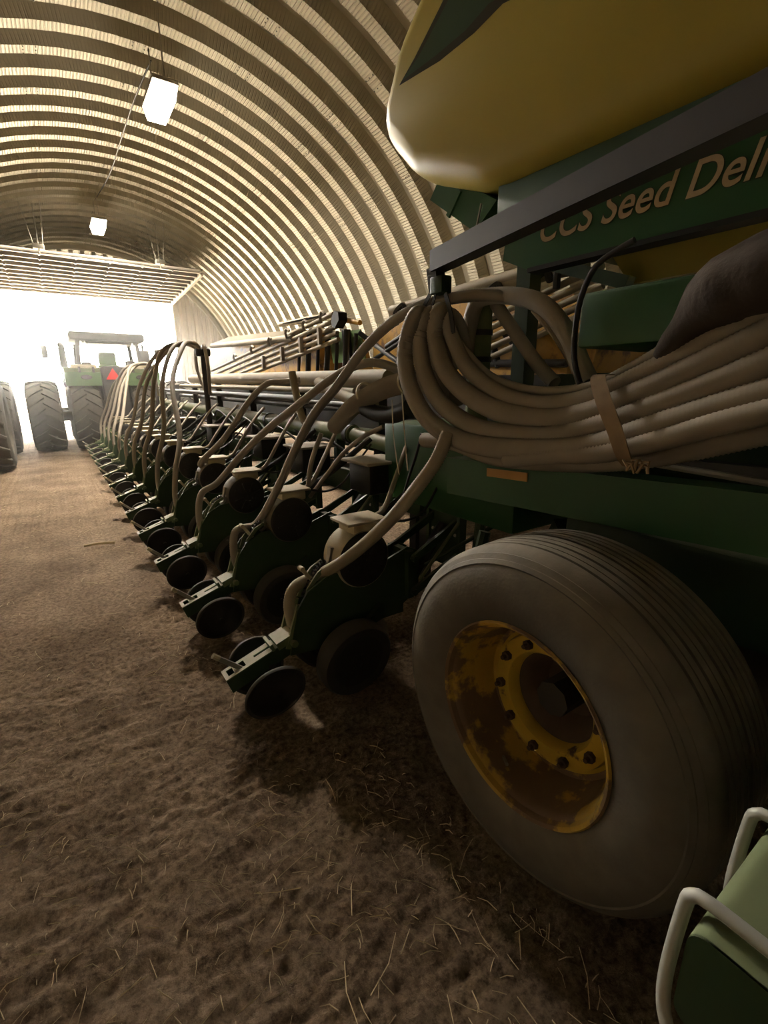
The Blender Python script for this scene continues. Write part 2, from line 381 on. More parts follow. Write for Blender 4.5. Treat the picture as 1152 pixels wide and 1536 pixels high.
# straw litter
mb = MB()
def straw(x, y, L, r, a):
    z = float(gz(x, y)); d = Vector((math.cos(a), math.sin(a), random.uniform(-.05, .12))); n_ = Vector((-d.y, d.x, 0)) * random.uniform(-.25, .25) * L
    p0 = Vector((x, y, z + .004)); mb.tube([p0, p0 + d * L * .5 + n_ * .5 + Vector((0, 0, .006)), p0 + d * L], [r, r, r * .7], 3)
for k in range(5600):
    y = .15 + abs(rng.normal(0, 1.5)); x = rng.uniform(-1.9 - .2 * y, min(1.1, .35 + .6 * rng.random()) if y > 1.6 else 1.0)
    if vnoise(np.array(x), np.array(y), 1.6, 9) < rng.uniform(-.5, .4): continue
    straw(x, y, random.uniform(.015, .075) if k % 12 else random.uniform(.09, .17), random.uniform(.0008, .0019), random.uniform(0, 6.28))
for k in range(220): straw(rng.uniform(-2.5, .5), rng.uniform(3, 11), random.uniform(.03, .10), .0016, random.uniform(0, 6.28))
for k in range(300): straw(rng.uniform(1.9, 3.6), rng.uniform(1.4, 5), random.uniform(.04, .12), .002, random.uniform(0, 6.28))
tag(mb.build('straw_litter', M['straw']), 'dry straw bits scattered over the brown dirt floor', 'straw', kind='stuff')
p = at(147, 818, 2, 0); t = MB().tube(spline([p + Vector((-.12, .02, .012)), p + Vector((0, 0, .02)), p + Vector((.1, -.02, .016)), p + Vector((.15, -.03, .01))], .02), .014, 7)
tag(t.build('corn_stalk', M['straw']), 'pale broken stalk lying alone on the dirt beside the row units', 'stalk')
# ceiling lamps
for (x, y, z, lab) in ((2.03, 8.9, 5.62, 'large glowing box lamp hanging nearer, mid way along the arched roof'), (1.78, 16.5, 5.76, 'small glowing box lamp far along the roof in front of the raised door')):
    t = tag(empty('ceiling_lamp', (x, y, z)), lab, 'lamp', 'box lamps along the crest of the roof')
    v = []
    for zz, a, b in ((0, .13, .38), (.19, .17, .44)): v += [(-a, -b, zz), (a, -b, zz), (a, b, zz), (-a, b, zz)]
    MB().add(v, [(0, 1, 2, 3), (4, 5, 6, 7), (0, 1, 5, 4), (1, 2, 6, 5), (2, 3, 7, 6), (3, 0, 4, 7)]).build('diffuser', M.setdefault('lamp', emis('lamp_glow', LAMP_COLOR, LAMP_STRENGTH)), t)
    al = bpy.data.lights.new('lamp_light', 'AREA'); al.shape = 'RECTANGLE'; al.size = .30; al.size_y = .86; al.energy = LAMP_WATTS; al.color = LAMP_COLOR
    ao = bpy.data.objects.new('lamp_light', al); COL.objects.link(ao); ao.parent = t; ao.location = (0, 0, -.012)
    MB().rbox((-.18, -.46, .19), (.18, .46, .25), .015).build('housing', M['steel'], t)
    for yy in (-.4, .4): MB().rod((0, yy, .28), (0, yy, math.sqrt(RA ** 2 - (x - XC) ** 2) + ZC - z + .02), .012).build('rod', M['steel'], t)
cab = MB().tube(spline([(2.05, 9.3, 6.45), (1.95, 10.3, 6.36), (1.93, 12, 6.38), (1.9, 14, 6.38), (1.8, 16.2, 6.5)], .2), .012, 6)
tag(cab.build('lamp_cable', M['black']), 'thin dark power cable strung under the roof between the two lamps', 'cable')
# ------------------------------------------------------------------ row units
UX, UY = 2.05, .92
def make_unit():
    t = empty('row_unit')
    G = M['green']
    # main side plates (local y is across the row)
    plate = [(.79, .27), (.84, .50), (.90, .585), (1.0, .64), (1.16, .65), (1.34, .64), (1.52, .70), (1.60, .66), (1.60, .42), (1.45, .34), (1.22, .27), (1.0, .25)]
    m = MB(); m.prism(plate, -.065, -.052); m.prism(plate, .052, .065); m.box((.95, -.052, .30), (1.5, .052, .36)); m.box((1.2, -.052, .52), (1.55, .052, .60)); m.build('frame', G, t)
    # rear yoke that carries the closing frame
    m = MB()
    for s in (-.05, .05): m.bar((.80, s, .30), (.87, s, .52), .016, .055, (1, 0, 0))
    m.bar((.85, -.05, .46), (.85, .05, .46), .03, .05); m.rod((.81, -.085, .335), (.81, .085, .335), .018); m.build('yoke', M['green_dusty'], t)
    # closing frame: channel with slots, lever
    a = Vector((.475, 0, .235)); b = Vector((.80, 0, .345)); d = (b - a).normalized(); up = Vector((-d.z, 0, d.x))
    m = MB()
    T = Matrix(((d.x, 0, up.x, a.x), (0, 1, 0, 0), (d.z, 0, up.z, a.z), (0, 0, 0, 1)))
    L = (b - a).length
    for (x0, x1, y0, y1) in ((0, L, -.045, -.024), (0, L, .024, .045), (0, .02, -.024, .024), (.05, .075, -.024, .024), (.11, .16, -.024, .024), (.16, L - .09, -.024, -.008), (.16, L - .09, .008, .024), (L - .09, L, -.024, .024)):
        m.box((x0, y0, 0), (x1, y1, .006), T)
    m.build('closing_frame', M['green_dusty'], t)
    m = MB(); m.box((0, -.045, -.075), (L, -.039, 0), T); m.box((0, .039, -.075), (L, .045, 0), T); m.box((0, -.039, -.075), (.008, .039, .0), T); m.build('channel', G, t)
    m = MB(); m.box((L - .07, -.055, -.01), (L + .03, .055, .03), T); m.box((L - .10, -.05, .0), (L - .085, .05, .04), T); m.build('clamp', M['green_dusty'], t)
    m = MB(); p0 = T @ Vector((.09, 0, -.02)); p1 = p0 + Vector((-.105, 0, .095)); m.bar(p0, p1, .022, .012, (0, 1, 0)); m.build('lever', M['steel'], t)
    m = MB(); m.rod(p1, p1 + (p1 - p0).normalized() * .035, .013); m.build('lever_grip', M['cream'], t)
    # closing wheels leaning in towards the seed slot
    for s in (-1, 1):
        Mw = Matrix.Translation((.675, s * .14, .150)) @ Matrix.Rotation(-s * R_(13), 4, 'X')
        m = MB(); m.lathe([(-.009, .136), (-.012, .142), (-.011, .150), (0, .154), (.011, .150), (.012, .142), (.009, .136)], Mw, 36); m.build('closing_wheel', M['rubber_unit'], t)
        m = MB(); m.lathe([(-.014, .001), (-.020, .035), (-.013, .05), (-.008, .138), (.008, .138), (.013, .05), (.020, .035), (.014, .001)], Mw, 28)
        m.rod(Mw @ Vector((0, -.03, 0)), Mw @ Vector((0, .03, 0)), .014); m.bar(Mw @ Vector((0, -s * .03, 0)), (.70, s * .04, .24), .03, .02); m.build('wheel_disc', M['black'], t)
    # gauge wheels, arms and opener discs
    for s in (-1, 1):
        Mw = Matrix.Translation((1.10, s * .165, .205)) @ Matrix.Rotation(-s * R_(7), 4, 'X')
        m = MB(); m.lathe([(-.045, .145), (-.055, .170), (-.052, .192), (-.035, .204), (.035, .206), (.052, .195), (.055, .170), (.045, .145)], Mw, 40); m.build('gauge_wheel', M['rubber_unit'], t)
        m = MB(); m.lathe([(-.02, .001), (-.03, .05), (-.03, .10), (-.044, .148), (.044, .148), (.03, .10), (.03, .05), (.02, .001)], Mw, 28)
        for k in range(6):
            a_ = k * PI / 3; q = Mw @ Vector((.04 * math.cos(a_), s * .036, .04 * math.sin(a_))); m.rod(q, q + Mw.to_3x3() @ Vector((0, s * .012, 0)), .008, 6)
        m.build('wheel_disc', M['black'], t)
        m = MB(); m.bar((1.10, s * .10, .21), (1.33, s * .085, .40), .03, .055); m.build('gauge_arm', G, t)
        m = MB(); m.lathe([(-.0025, .001), (-.0025, .19), (.0025, .19), (.0025, .001)], Matrix.Translation((1.22, s * .03, .175)) @ Matrix.Rotation(s * R_(3), 4, 'X'), 36); m.build('opener_disc', M['steel'], t)
    # adjustment quadrant with its spring
    m = MB(); q = [(.885, .53), (.91, .60), (.97, .67), (1.03, .70), (1.04, .685), (.985, .65), (.93, .59), (.905, .52)]; m.prism(q, -.045, -.035); m.prism(q, .035, .045); m.build('quadrant', M['green_dusty'], t)
    pts = []
    for k in range(90):
        u = k / 89; c = Vector((.905 + .115 * u, 0, .54 + .15 * math.sin(u * PI / 2))); a_ = u * 2 * PI * 8
        pts.append(c + Vector((math.cos(a_) * .02 * .6, math.sin(a_) * .02, math.cos(a_) * .016)))
    MB().tube(pts, .0045, 5).build('spring', M['black'], t)
    m = MB(); m.bar((.965, 0, .60), (.90, 0, .69), .018, .02, (0, 1, 0)); m.rod((.90, -.02, .69), (.90, .02, .69), .013); m.build('handle', M['cream'], t)
    # seed meter: drum, black face, latch strip
    Mm = Matrix.Translation((1.22, 0, .695))
    m = MB(); m.lathe([(-.075, .001), (-.075, .135), (-.085, .140), (-.085, .152), (-.07, .158), (.07, .158), (.085, .14), (.085, .001)], Mm, 40); m.build('meter_housing', M['cream'], t)
    m = MB(); m.lathe([(-.105, .001), (-.115, .05), (-.108, .10), (-.098, .140), (-.084, .151), (-.080, .05)], Mm, 40)
    for k in range(8):
        a_ = k * PI / 4 + .3; m.bar(Mm @ Vector((.04 * math.cos(a_), -.112, .04 * math.sin(a_))), Mm @ Vector((.115 * math.cos(a_), -.105, .115 * math.sin(a_))), .012, .012, (0, 1, 0))
    m.build('meter_cover', M['black'], t)
    m = MB()
    for (x0, z0, x1, z1) in ((1.07, .77, 1.062, .72), (1.062, .725, 1.05, .69), (1.055, .695, 1.055, .65), (1.055, .655, 1.02, .635)): m.bar((x0, 0, z0), (x1, 0, z1), .035, .018, (1, 0, 0))
    m.rod((1.07, -.035, .70), (1.07, .035, .70), .012); m.build('latch', M['steel'], t)
    m = MB(); m.rbox((1.16, -.080, .822), (1.335, .080, .885), .014); m.build('mini_hopper', M['cream'], t)
    m = MB(); m.rbox((1.12, -.098, .886), (1.365, .098, .902), .006); m.build('hopper_lid', M['lid'], t)
    v = MB(); v.lathe([(0, .001), (0, .030), (.006, .034), (.010, .024), (.010, .001)], Matrix.Translation((1.18, -.02, .902)) @ Matrix.Rotation(PI / 2, 4, 'X') @ Matrix.Scale(-1, 4, (0, 1, 0)) @ Matrix.Scale(1.3, 4, (0, 0, 1)), 20); v.build('lid_cap', M['lid'], t)
    # parallel arms to the toolbar
    for s in (-.11, .11):
        MB().bar((1.53, s, .64), (1.86, s, .80), .02, .045).build('parallel_arm', G, t)
        MB().bar((1.53, s, .44), (1.86, s, .58), .02, .045).build('parallel_arm', G, t)
    m = MB(); m.rod((1.53, -.13, .64), (1.53, .13, .64), .02); m.rod((1.53, -.13, .44), (1.53, .13, .44), .02); m.box((1.5, -.1, .40), (1.54, .1, .68)); m.build('link_head', G, t)
    MB().rod((1.55, -.14, .52), (1.83, -.14, .80), .010).build('down_force_rod', M['green_dusty'], t)
    m = MB(); m.rod((1.60, 0, .47), (1.84, 0, .76), .035, 10); m.build('air_bag', M['black'], t)
    m = MB(); m.box((1.85, -.15, .50), (1.885, .15, .98)); m.box((1.83, -.15, .5), (1.85, -.125, .86)); m.box((1.83, .125, .5), (1.85, .15, .86)); m.build('face_plate', G, t)
    for s in (-.1, .1):
        MB().tube(spline([(1.84, s, .93), (1.90, s, .945), (2.07, s, .945), (2.105, s, .92), (2.105, s, .75), (2.07, s, .70), (1.90, s, .70), (1.84, s, .715)], .03), .010, 6).build('u_bolt', M['steel'], t)
    MB().tube(spline([(1.26, .06, .80), (1.40, .10, .84), (1.62, .10, .95), (1.82, .06, 1.10), (1.93, .02, 1.19)], .04), .022, 8).build('vacuum_hose', M['black'], t)
    MB().tube(spline([(1.37, -.03, .88), (1.48, -.08, .86), (1.60, -.10, .90), (1.78, -.02, 1.02), (1.92, 0, 1.15)], .04), .008, 6).build('cable', M['black'], t)
    return t
ORD = ['first', 'second', 'third', 'fourth', 'fifth', 'sixth', 'seventh', 'eighth', 'ninth', 'tenth', 'eleventh', 'twelfth', 'thirteenth']
NU = 13
unit0 = make_unit()
for i in range(NU):
    o = unit0 if i == 0 else copy_tree(unit0)
    o.location = (0, UX + UY * i, 0)
    for ch in o.children:
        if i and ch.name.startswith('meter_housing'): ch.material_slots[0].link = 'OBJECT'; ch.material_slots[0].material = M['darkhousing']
    if i == 0: lab = 'green row unit with cream meter dome nearest the big ribbed tyre'
    elif i == NU - 1: lab = 'green row unit at the far end of the row, beside the tractor'
    else: lab = ORD[i] + ' green planter row unit counting from the big ribbed tyre'
    tag(o, lab, 'row unit', 'row units along the planter')
# ------------------------------------------------------------------ planter chassis
pl = tag(empty('planter', (1.9, 2.6, 0)), 'long green folded planter frame standing on a big ribbed transport tyre', 'planter')
def part(m, name, mat_, sharp=40):
    o = m.build(name, mat_, None, sharp=sharp); o.parent = pl; o.matrix_parent_inverse = Matrix.Translation((-1.9, -2.6, 0)); return o
YE = UX + UY * (NU - 1) + .4
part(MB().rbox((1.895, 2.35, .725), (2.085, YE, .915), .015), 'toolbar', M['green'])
part(MB().rod((2.0, 3.35, 1.19), (2.0, YE - .5, 1.27), .072, 20), 'vacuum_pipe', M['green_dusty'])
part(MB().rod((2.0, 2.7, 1.14), (2.0, 3.33, 1.185), .06, 16), 'vacuum_pipe', M['green_dusty'])
for y in (3.4, 5.2, 7.4, 9.6, 11.8): part(MB().lathe([(-.03, .08), (.03, .08), (.03, .07), (-.03, .07)], Matrix.Translation((2.0, y, 1.19 + (y - 3.35) * .0085)), 20, closed=True), 'pipe_collar', M['black'])

for y in np.arange(3.6, YE, 1.84): part(MB().box((1.96, y - .03, .9), (2.04, y + .03, 1.15)), 'pipe_bracket', M['green'])
# upper truss tubes above the toolbar
part(MB().rbox((2.25, 2.4, 1.02), (2.42, YE, 1.19), .015), 'upper_beam', M['green'])
part(MB().rod((2.12, 3.0, 1.62), (2.2, 9.5, 1.72), .075, 16), 'air_duct', M['hose_pale'])
part(MB().rod((2.05, 3.4, 1.53), (2.1, 10, 1.60), .028, 10), 'hydraulic_pipe', M['hose_pale'])
part(MB().rod((2.0, 3.2, 1.42), (2.05, 11, 1.50), .022, 10), 'hydraulic_pipe', M['black_metal'])
part(MB().rod((1.95, 4.2, 1.46), (2.0, 12, 1.52), .030, 10), 'hydraulic_pipe', M['black_metal'])
part(MB().rod((2.2, 2.7, 1.36), (2.2, 12, 1.42), .03, 10), 'hydraulic_pipe', M['black_metal'])
for y in np.arange(3.2, YE, 1.5): part(MB().box((2.12, y - .04, .9), (2.2, y + .04, 1.62)), 'post', M['black_metal'])
for k in range(9):
    y0 = 3.2 + k * 1.05; z = 1.0 + .04 * (k % 4)
    part(MB().tube(spline([(1.93, y0, z), (1.85, y0 + .35, z + .14), (1.90, y0 + .75, z + .05), (1.95, y0 + 1.2, z + .16)], .05), .014, 6), 'hydraulic_hose', M['black'])
# black blower boxes on the toolbar between the units
for k, y in enumerate((2.62, 3.62, 4.55, 6.3, 8.2)):
    m = MB(); m.rbox((1.60, y - .12, .88), (1.86, y + .14, 1.08), .02); part(m, 'drive_box', M['black'])
    m = MB(); m.rbox((1.56, y - .16, 1.08), (1.90, y + .18, 1.10), .006); part(m, 'box_rim', M['hose'])
# centre frame by the tyre
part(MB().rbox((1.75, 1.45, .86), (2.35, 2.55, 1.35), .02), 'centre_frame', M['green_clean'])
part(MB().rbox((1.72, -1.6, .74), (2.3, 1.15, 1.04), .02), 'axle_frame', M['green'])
part(MB().bar((1.60, 1.70, 1.145), (1.60, -1.2, 1.265), .12, .175), 'main_beam', M['green_clean'])
part(MB().bar((1.72, 1.75, 1.29), (1.62, -1.2, 1.36), .05, .035), 'beam_rail', M['black_metal'])
p0 = at(731, 708, 0, 1.538); p1 = at(791, 716, 0, 1.538)
o = part(MB().bar(p0, p1, .008, .036), 'reflector', M['amber'])
part(MB().rod(at(650, 640, 0, 1.6), at(1160, 726, 0, 1.45), .010), 'steel_rod', M['steel'])
part(MB().box((2.0, -1.6, 1.0), (2.05, 1.5, 1.62)), 'gap_blocker', M['green'])  # added to block the bright wall behind and keep this gap dark
part(MB().rod((1.22, .8, .56), (2.3, .8, .56), .06), 'axle', M['black_metal'])
part(MB().bar((1.62, .8, .56), (1.9, 1.3, .9), .10, .16), 'wheel_arm', M['green'])
# linkage pieces in front of the tyre
for (a, b, r) in (((1.62, 1.95, .58), (2.0, 1.6, .92), .012), ((1.55, 1.72, .42), (2.0, 1.5, .8), .022), ((1.6, 1.62, .35), (1.72, 1.6, .85), .03), ((1.8, 1.75, .4), (1.85, 1.75, .9), .03)):
    part(MB().rod(a, b, r), 'linkage_rod', M['green'])
for s in (2.35, 2.46): part(MB().bar((1.95, s, .30), (1.95, s, .75), .07, .05, (1, 0, 0)), 'stand_leg', M['black_metal'])
# green post with black bands (first seed tower)
TY0 = 2.75
tp = at(722, 452, 0, 1.72); part(MB().rod((tp.x, tp.y, 1.2), (tp.x, tp.y, tp.z), .055, 18), 'tower_post', M['green_dusty'])
for z in (.26, .14): part(MB().lathe([(-.012, .060), (.012, .060), (.012, .05), (-.012, .05)], Matrix.Translation((tp.x, tp.y, tp.z - z)) @ Matrix.Rotation(PI / 2, 4, 'X'), 20, closed=True), 'band', M['black'])
TW = [(1.80, 7.0, 2.10), (1.88, 11.4, 2.02)]
for (x, y, z) in TW:
    part(MB().rod((x, y, 1.0), (x, y, z - .12), .038, 12), 'tower_post', M['black_metal'])
    part(MB().lathe([(0, .001), (0, .09), (.03, .10), (.09, .10), (.12, .06), (.12, .001)], Matrix.Translation((x, y, z - .12)) @ Matrix.Rotation(PI / 2, 4, 'X'), 20), 'tower_head', M['black'])
# transport wheels
TYRE = [(-.165, .300), (-.185, .315), (-.200, .345), (-.210, .395), (-.212, .44), (-.206, .475), (-.196, .498), (-.198, .503), (-.190, .515), (-.186, .516), (-.176, .532), (-.172, .532), (-.160, .543), (-.145, .549)]
for g0 in (-.115, -.058, 0, .058, .115):
    TYRE += [(g0 - .006, .557 - abs(g0) * .05), (g0 - .004, .545), (g0 + .004, .545), (g0 + .006, .557 - abs(g0) * .05)]
TYRE += [(-a, r) for a, r in TYRE[13::-1]]
g_ = [(t, .557 - abs(t) * .05) for t in (-.087, -.029, .029, .087)]          # thin grooves between the wide ones
TYRE += []
for t, r_ in g_:
    k_ = next(i for i, (a, _) in enumerate(TYRE) if i > 13 and a > t)
    TYRE[k_:k_] = [(t - .0022, r_), (t - .001, r_ - .007), (t + .001, r_ - .007), (t + .0022, r_)]
def wheel(cx, first):
    T = Matrix.Translation((cx, .80, .56)) @ Matrix.Rotation(-PI / 2, 4, 'Z')   # local +Y -> world +X
    o = part(MB().lathe(TYRE, T, 120), 'tyre', M['rubber'], 25)
    def sub(m, name, mat_, sharp=40):
        c = m.build(name, mat_, None, sharp=sharp); c.parent = o; return c
    rim = [(-.172, .297), (-.190, .303), (-.196, .313), (-.190, .319), (-.178, .310), (-.168, .292), (-.15, .285), (-.10, .278), (-.05, .270), (-.01, .262), (.0, .258)]
    sub(MB().lathe(rim + [(.004, .240)], T, 72), 'rim', M['rim'])
    sub(MB().lathe([(.004, .241), (.0, .228), (-.022, .222), (-.028, .205), (-.024, .166), (-.014, .158), (.02, .152)], T, 72), 'wheel_disc', M['disc'])
    sub(MB().lathe([(.02, .155), (.03, .14), (.09, .12), (.12, .10), (.125, .001)], T, 48), 'hub', M['hub'])
    sub(MB().tube([T @ Vector((.042 * math.cos(a), .095, .042 * math.sin(a))) for a in np.linspace(0, 2 * PI, 24, endpoint=False)], .011, 8, closed=True), 'hub_ring', M['black_metal'])
    for k in range(10):
        a = k * PI / 5 + .15; p = Vector((.192 * math.cos(a), -.026, .192 * math.sin(a)))
        n_ = MB(); n_.tube([T @ p, T @ (p + Vector((0, -.018, 0)))], .017, 6); n_.tube([T @ p, T @ (p + Vector((0, -.034, 0)))], .008, 8); sub(n_, 'lug_nut', M['hub'], 30)
    sub(MB().rod(T @ Vector((-.10, -.10, -.255)), T @ Vector((-.06, -.13, -.24)), .006), 'valve_stem', M['steel'])
    return o
M['hub'] = mat('rusty_hub', (.075, .045, .03), .75, dust=.3, noise=.4, nscale=20)
wh = wheel(1.222, True)
wheel(2.06, False)
# second transport wheel further back keeps to the dark side of the frame
# ------------------------------------------------------------------ hose arm, sign panel, brackets
e0 = Vector((1.45, at(655, 393, 0, 1.45).y, at(655, 393, 0, 1.45).z)); e1 = at(1185, 132, 0, 1.28)
arm = MB(); arm.bar(e0, e1, .07, .082); part(arm, 'hose_arm', M['arm'] if 'arm' in M else M['black_metal'])
part(MB().bar(e0 + Vector((0, .01, -.02)), e0 + Vector((.01, .0, -.12)), .05, .06, (0, 1, 0)), 'arm_end', M['black_metal'])
bx = at(661, 428, 0, 1.45); part(MB().rbox((bx.x - .03, bx.y - .04, bx.z - .035), (bx.x + .03, bx.y + .04, bx.z + .035), .008), 'hanger_block', M['green'])
# sign panel with its lettering
SX = 1.72
pA = at(755, 378, 0, SX); pB = at(790, 400, 0, SX)
zt = at(1000, 235, 0, SX).z; zb = at(1000, 352, 0, SX).z
outl = [(-1.0, zb), (pB.y, zb), (pA.y, zb + .06), (pA.y - .02, zt), (-1.0, zt)]
m = MB(); n = len(outl); v = [(SX, y, z) for y, z in outl] + [(SX + .04, y, z) for y, z in outl]
m.add(v, [tuple(range(n)), tuple(range(2 * n - 1, n - 1, -1))] + [((i + 1) % n, i, i + n, (i + 1) % n + n) for i in range(n)])
panel = part(m, 'sign_panel', M['green_clean'])
part(MB().box((SX - .02, -1.0, zb - .018), (SX + .05, pB.y - .02, zb - .001)), 'panel_lip', M['black'])
tb0 = at(806, 366, 0, SX); tb1 = at(1146, 263, 0, SX)
def lettering(name, off, mt, dx):
    c = bpy.data.curves.new(name, 'FONT'); c.body = 'CCS Seed Delivery'; c.size = 1; c.shear = .28; c.offset = off; c.extrude = .004; c.space_character = 1.02
    o = bpy.data.objects.new(name, c); COL.objects.link(o); return o, c
def text_mesh(name, off, mt, dx):
    o, c = lettering('tmp', off, mt, dx); bpy.context.view_layer.update()
    dg = bpy.context.evaluated_depsgraph_get(); me = bpy.data.meshes.new_from_object(o.evaluated_get(dg)); bpy.data.objects.remove(o)
    return me
me_ref = text_mesh('t', .0, None, 0)
# letters run along -Y; the letter i of Deli must end at tb1: scale by the width of "CCS Seed Deli"
c = bpy.data.curves.new('tmp', 'FONT'); c.body = 'CCS Seed Deli'; c.shear = .28; c.size = 1; c.space_character = 1.02
o_ = bpy.data.objects.new('tmp', c); COL.objects.link(o_); bpy.context.view_layer.update(); wd = o_.dimensions.x; bpy.data.objects.remove(o_)
sc_t = (tb0.y - tb1.y) / wd
slope = (tb1.z - tb0.z) / (tb0.y - tb1.y)
for nm, off, mt, dx in (('lettering_edge', .030, M['letter_edge'], .001), ('lettering', .012, M['letter'], .003)):
    me = text_mesh(nm, off, mt, dx)
    for v in me.vertices:
        x, y, z = v.co; v.co = (SX - dx - (z + .004) * .1, tb0.y - x * sc_t, tb0.z + y * sc_t * 1.12 + x * sc_t * slope)
    me.materials.clear(); me.materials.append(mt); lo = bpy.data.objects.new(nm, me); COL.objects.link(lo); lo.parent = panel
# green box ahead of the hose bundle
a = at(872, 440, 0, 1.42); b = at(872, 522, 0, 1.42); c_ = at(1120, 394, 0, 1.42)
m = MB(); m.rbox((1.42, .10, b.z), (1.80, a.y, a.z), .012); part(m, 'control_box', M['green_clean'])
# struts between tank frame and chassis
part(MB().bar((1.95, 1.62, 1.1), (1.95, 1.62, 2.35), .08, .08, (1, 0, 0)), 'tank_post', M['green'])
part(MB().bar(at(820, 395, 0, 1.9), at(945, 425, 0, 1.9) , .05, .05), 'tank_strut', M['green'])
for s in (-.8, .3): part(MB().bar((1.95, s, 1.0), (1.95, s, 2.3), .1, .1, (1, 0, 0)), 'tank_post', M['green'])
# ------------------------------------------------------------------ seed tank
tk = tag(empty('seed_tank', (2.8, .4, 2.4)), 'huge rounded yellow seed tank with a green stripe, on the planter frame', 'tank')
def tpart(m, name, mat_, sharp=40):
    o = m.build(name, mat_, None, sharp=sharp); o.parent = tk; o.matrix_parent_inverse = Matrix.Translation((-2.8, -.4, -2.4)); return o
prof = [(1.84, 2.47), (2.38, 2.68), (2.66, 2.95), (2.68, 3.10), (2.52, 3.36), (1.8, 3.85), (-1.0, 3.85), (-1.5, 3.2), (-1.0, 2.47)]
bm = bmesh.new(); n = len(prof)
v0 = [bm.verts.new((1.80, y, z)) for y, z in prof]; v1 = [bm.verts.new((3.9, y, z)) for y, z in prof]
bm.faces.new(v0); bm.faces.new(v1[::-1])
for i in range(n): bm.faces.new((v0[(i + 1) % n], v0[i], v1[i], v1[(i + 1) % n]))
bmesh.ops.recalc_face_normals(bm, faces=bm.faces[:])
bmesh.ops.bevel(bm, geom=bm.edges[:], offset=.13, segments=6, profile=.5, affect='EDGES')
me = bpy.data.meshes.new('tank_body'); bm.to_mesh(me); bm.free(); me.polygons.foreach_set('use_smooth', [True] * len(me.polygons)); me.materials.append(M['yellow'])
tb = bpy.data.objects.new('tank_body', me); COL.objects.link(tb); tb.parent = tk; tb.matrix_parent_inverse = Matrix.Translation((-2.8, -.4, -2.4))
from mathutils.bvhtree import BVHTree
bmt = bmesh.new(); bmt.from_mesh(me); bvh = BVHTree.FromBMesh(bmt)
def tank_patch(name, px, mat_, off):
    """flat print on the tank: polygon (photo points taken on the tank's side) laid on its surface"""
    pts = [at(x, y, 0, 1.80) for x, y in px]; b2 = bmesh.new()
    f = b2.faces.new([b2.verts.new((p.y, p.z, 0)) for p in pts]); 
    bmesh.ops.triangulate(b2, faces=b2.faces[:]); bmesh.ops.subdivide_edges(b2, edges=b2.edges[:], cuts=8, use_grid_fill=True)
    m2 = bpy.data.meshes.new(name)
    for v in b2.verts:
        hit = bvh.ray_cast(Vector((0, v.co.x, v.co.y)), Vector((1, 0, 0)))[0]
        v.co = (((hit.x if hit else 1.93) - off), v.co.x, v.co.y)
    b2.to_mesh(m2); b2.free(); m2.materials.append(mat_); m2.polygons.foreach_set('use_smooth', [True] * len(m2.polygons))
    o = bpy.data.objects.new(name, m2); COL.objects.link(o); o.parent = tk; o.matrix_parent_inverse = Matrix.Translation((-2.8, -.4, -2.4))
tank_patch('stripe_edge', [(599, 129), (622, 88), (660, 12), (680, -30), (830, -30), (755, 6), (712, 50), (660, 92)], M['stripe_edge'], .003)
tank_patch('stripe', [(604, 122), (630, 84), (668, 12), (690, -30), (800, -30), (735, 6), (700, 46), (655, 84)], M['stripe'], .006)
tpart(MB().rbox((1.90, -1.0, 2.27), (3.8, 1.80, 2.49), .01), 'tank_cradle', M['capgreen'])
a = at(650, 262, 0, 1.95); b = at(700, 342, 0, 1.95)
m = MB(); q = [at(663, 258, 0, 1.95), at(745, 300, 0, 1.95), at(712, 348, 0, 1.95), at(645, 300, 0, 1.95)]
v = [p[:] for p in q] + [(p.x + .5, p.y, p.z) for p in q]; m.add(v, [(0, 1, 2, 3), (7, 6, 5, 4), (0, 4, 5, 1), (1, 5, 6, 2), (2, 6, 7, 3), (3, 7, 4, 0)]); tpart(m, 'front_bracket', M['green_clean'])
tpart(MB().bar(at(690, 285, 0, 1.94), at(672, 325, 0, 1.94), .03, .012, (1, 0, 0)), 'bracket_rib', M['green_clean'])
tpart(MB().bar(at(722, 305, 0, 1.90), at(713, 350, 0, 1.90), .008, .008, (1, 0, 0)), 'bracket_edge', M['steel'])
# lower tank funnel seen below the sign panel
q = [at(888, 380, 0, 2.0), at(945, 418, 0, 2.0)]
m = MB(); v = [(2.0, q[0].y, q[0].z + .10), (2.0, q[1].y, q[1].z - .02), (2.0, -.9, q[1].z - .02), (2.0, -1.0, q[0].z + .10)]; v += [(3.2, y - .1, z) for x, y, z in v]
m.add(v, [(0, 1, 2, 3), (7, 6, 5, 4), (0, 4, 5, 1), (1, 5, 6, 2), (2, 6, 7, 3), (3, 7, 4, 0)]); tpart(m, 'lower_funnel', M['yellow'])
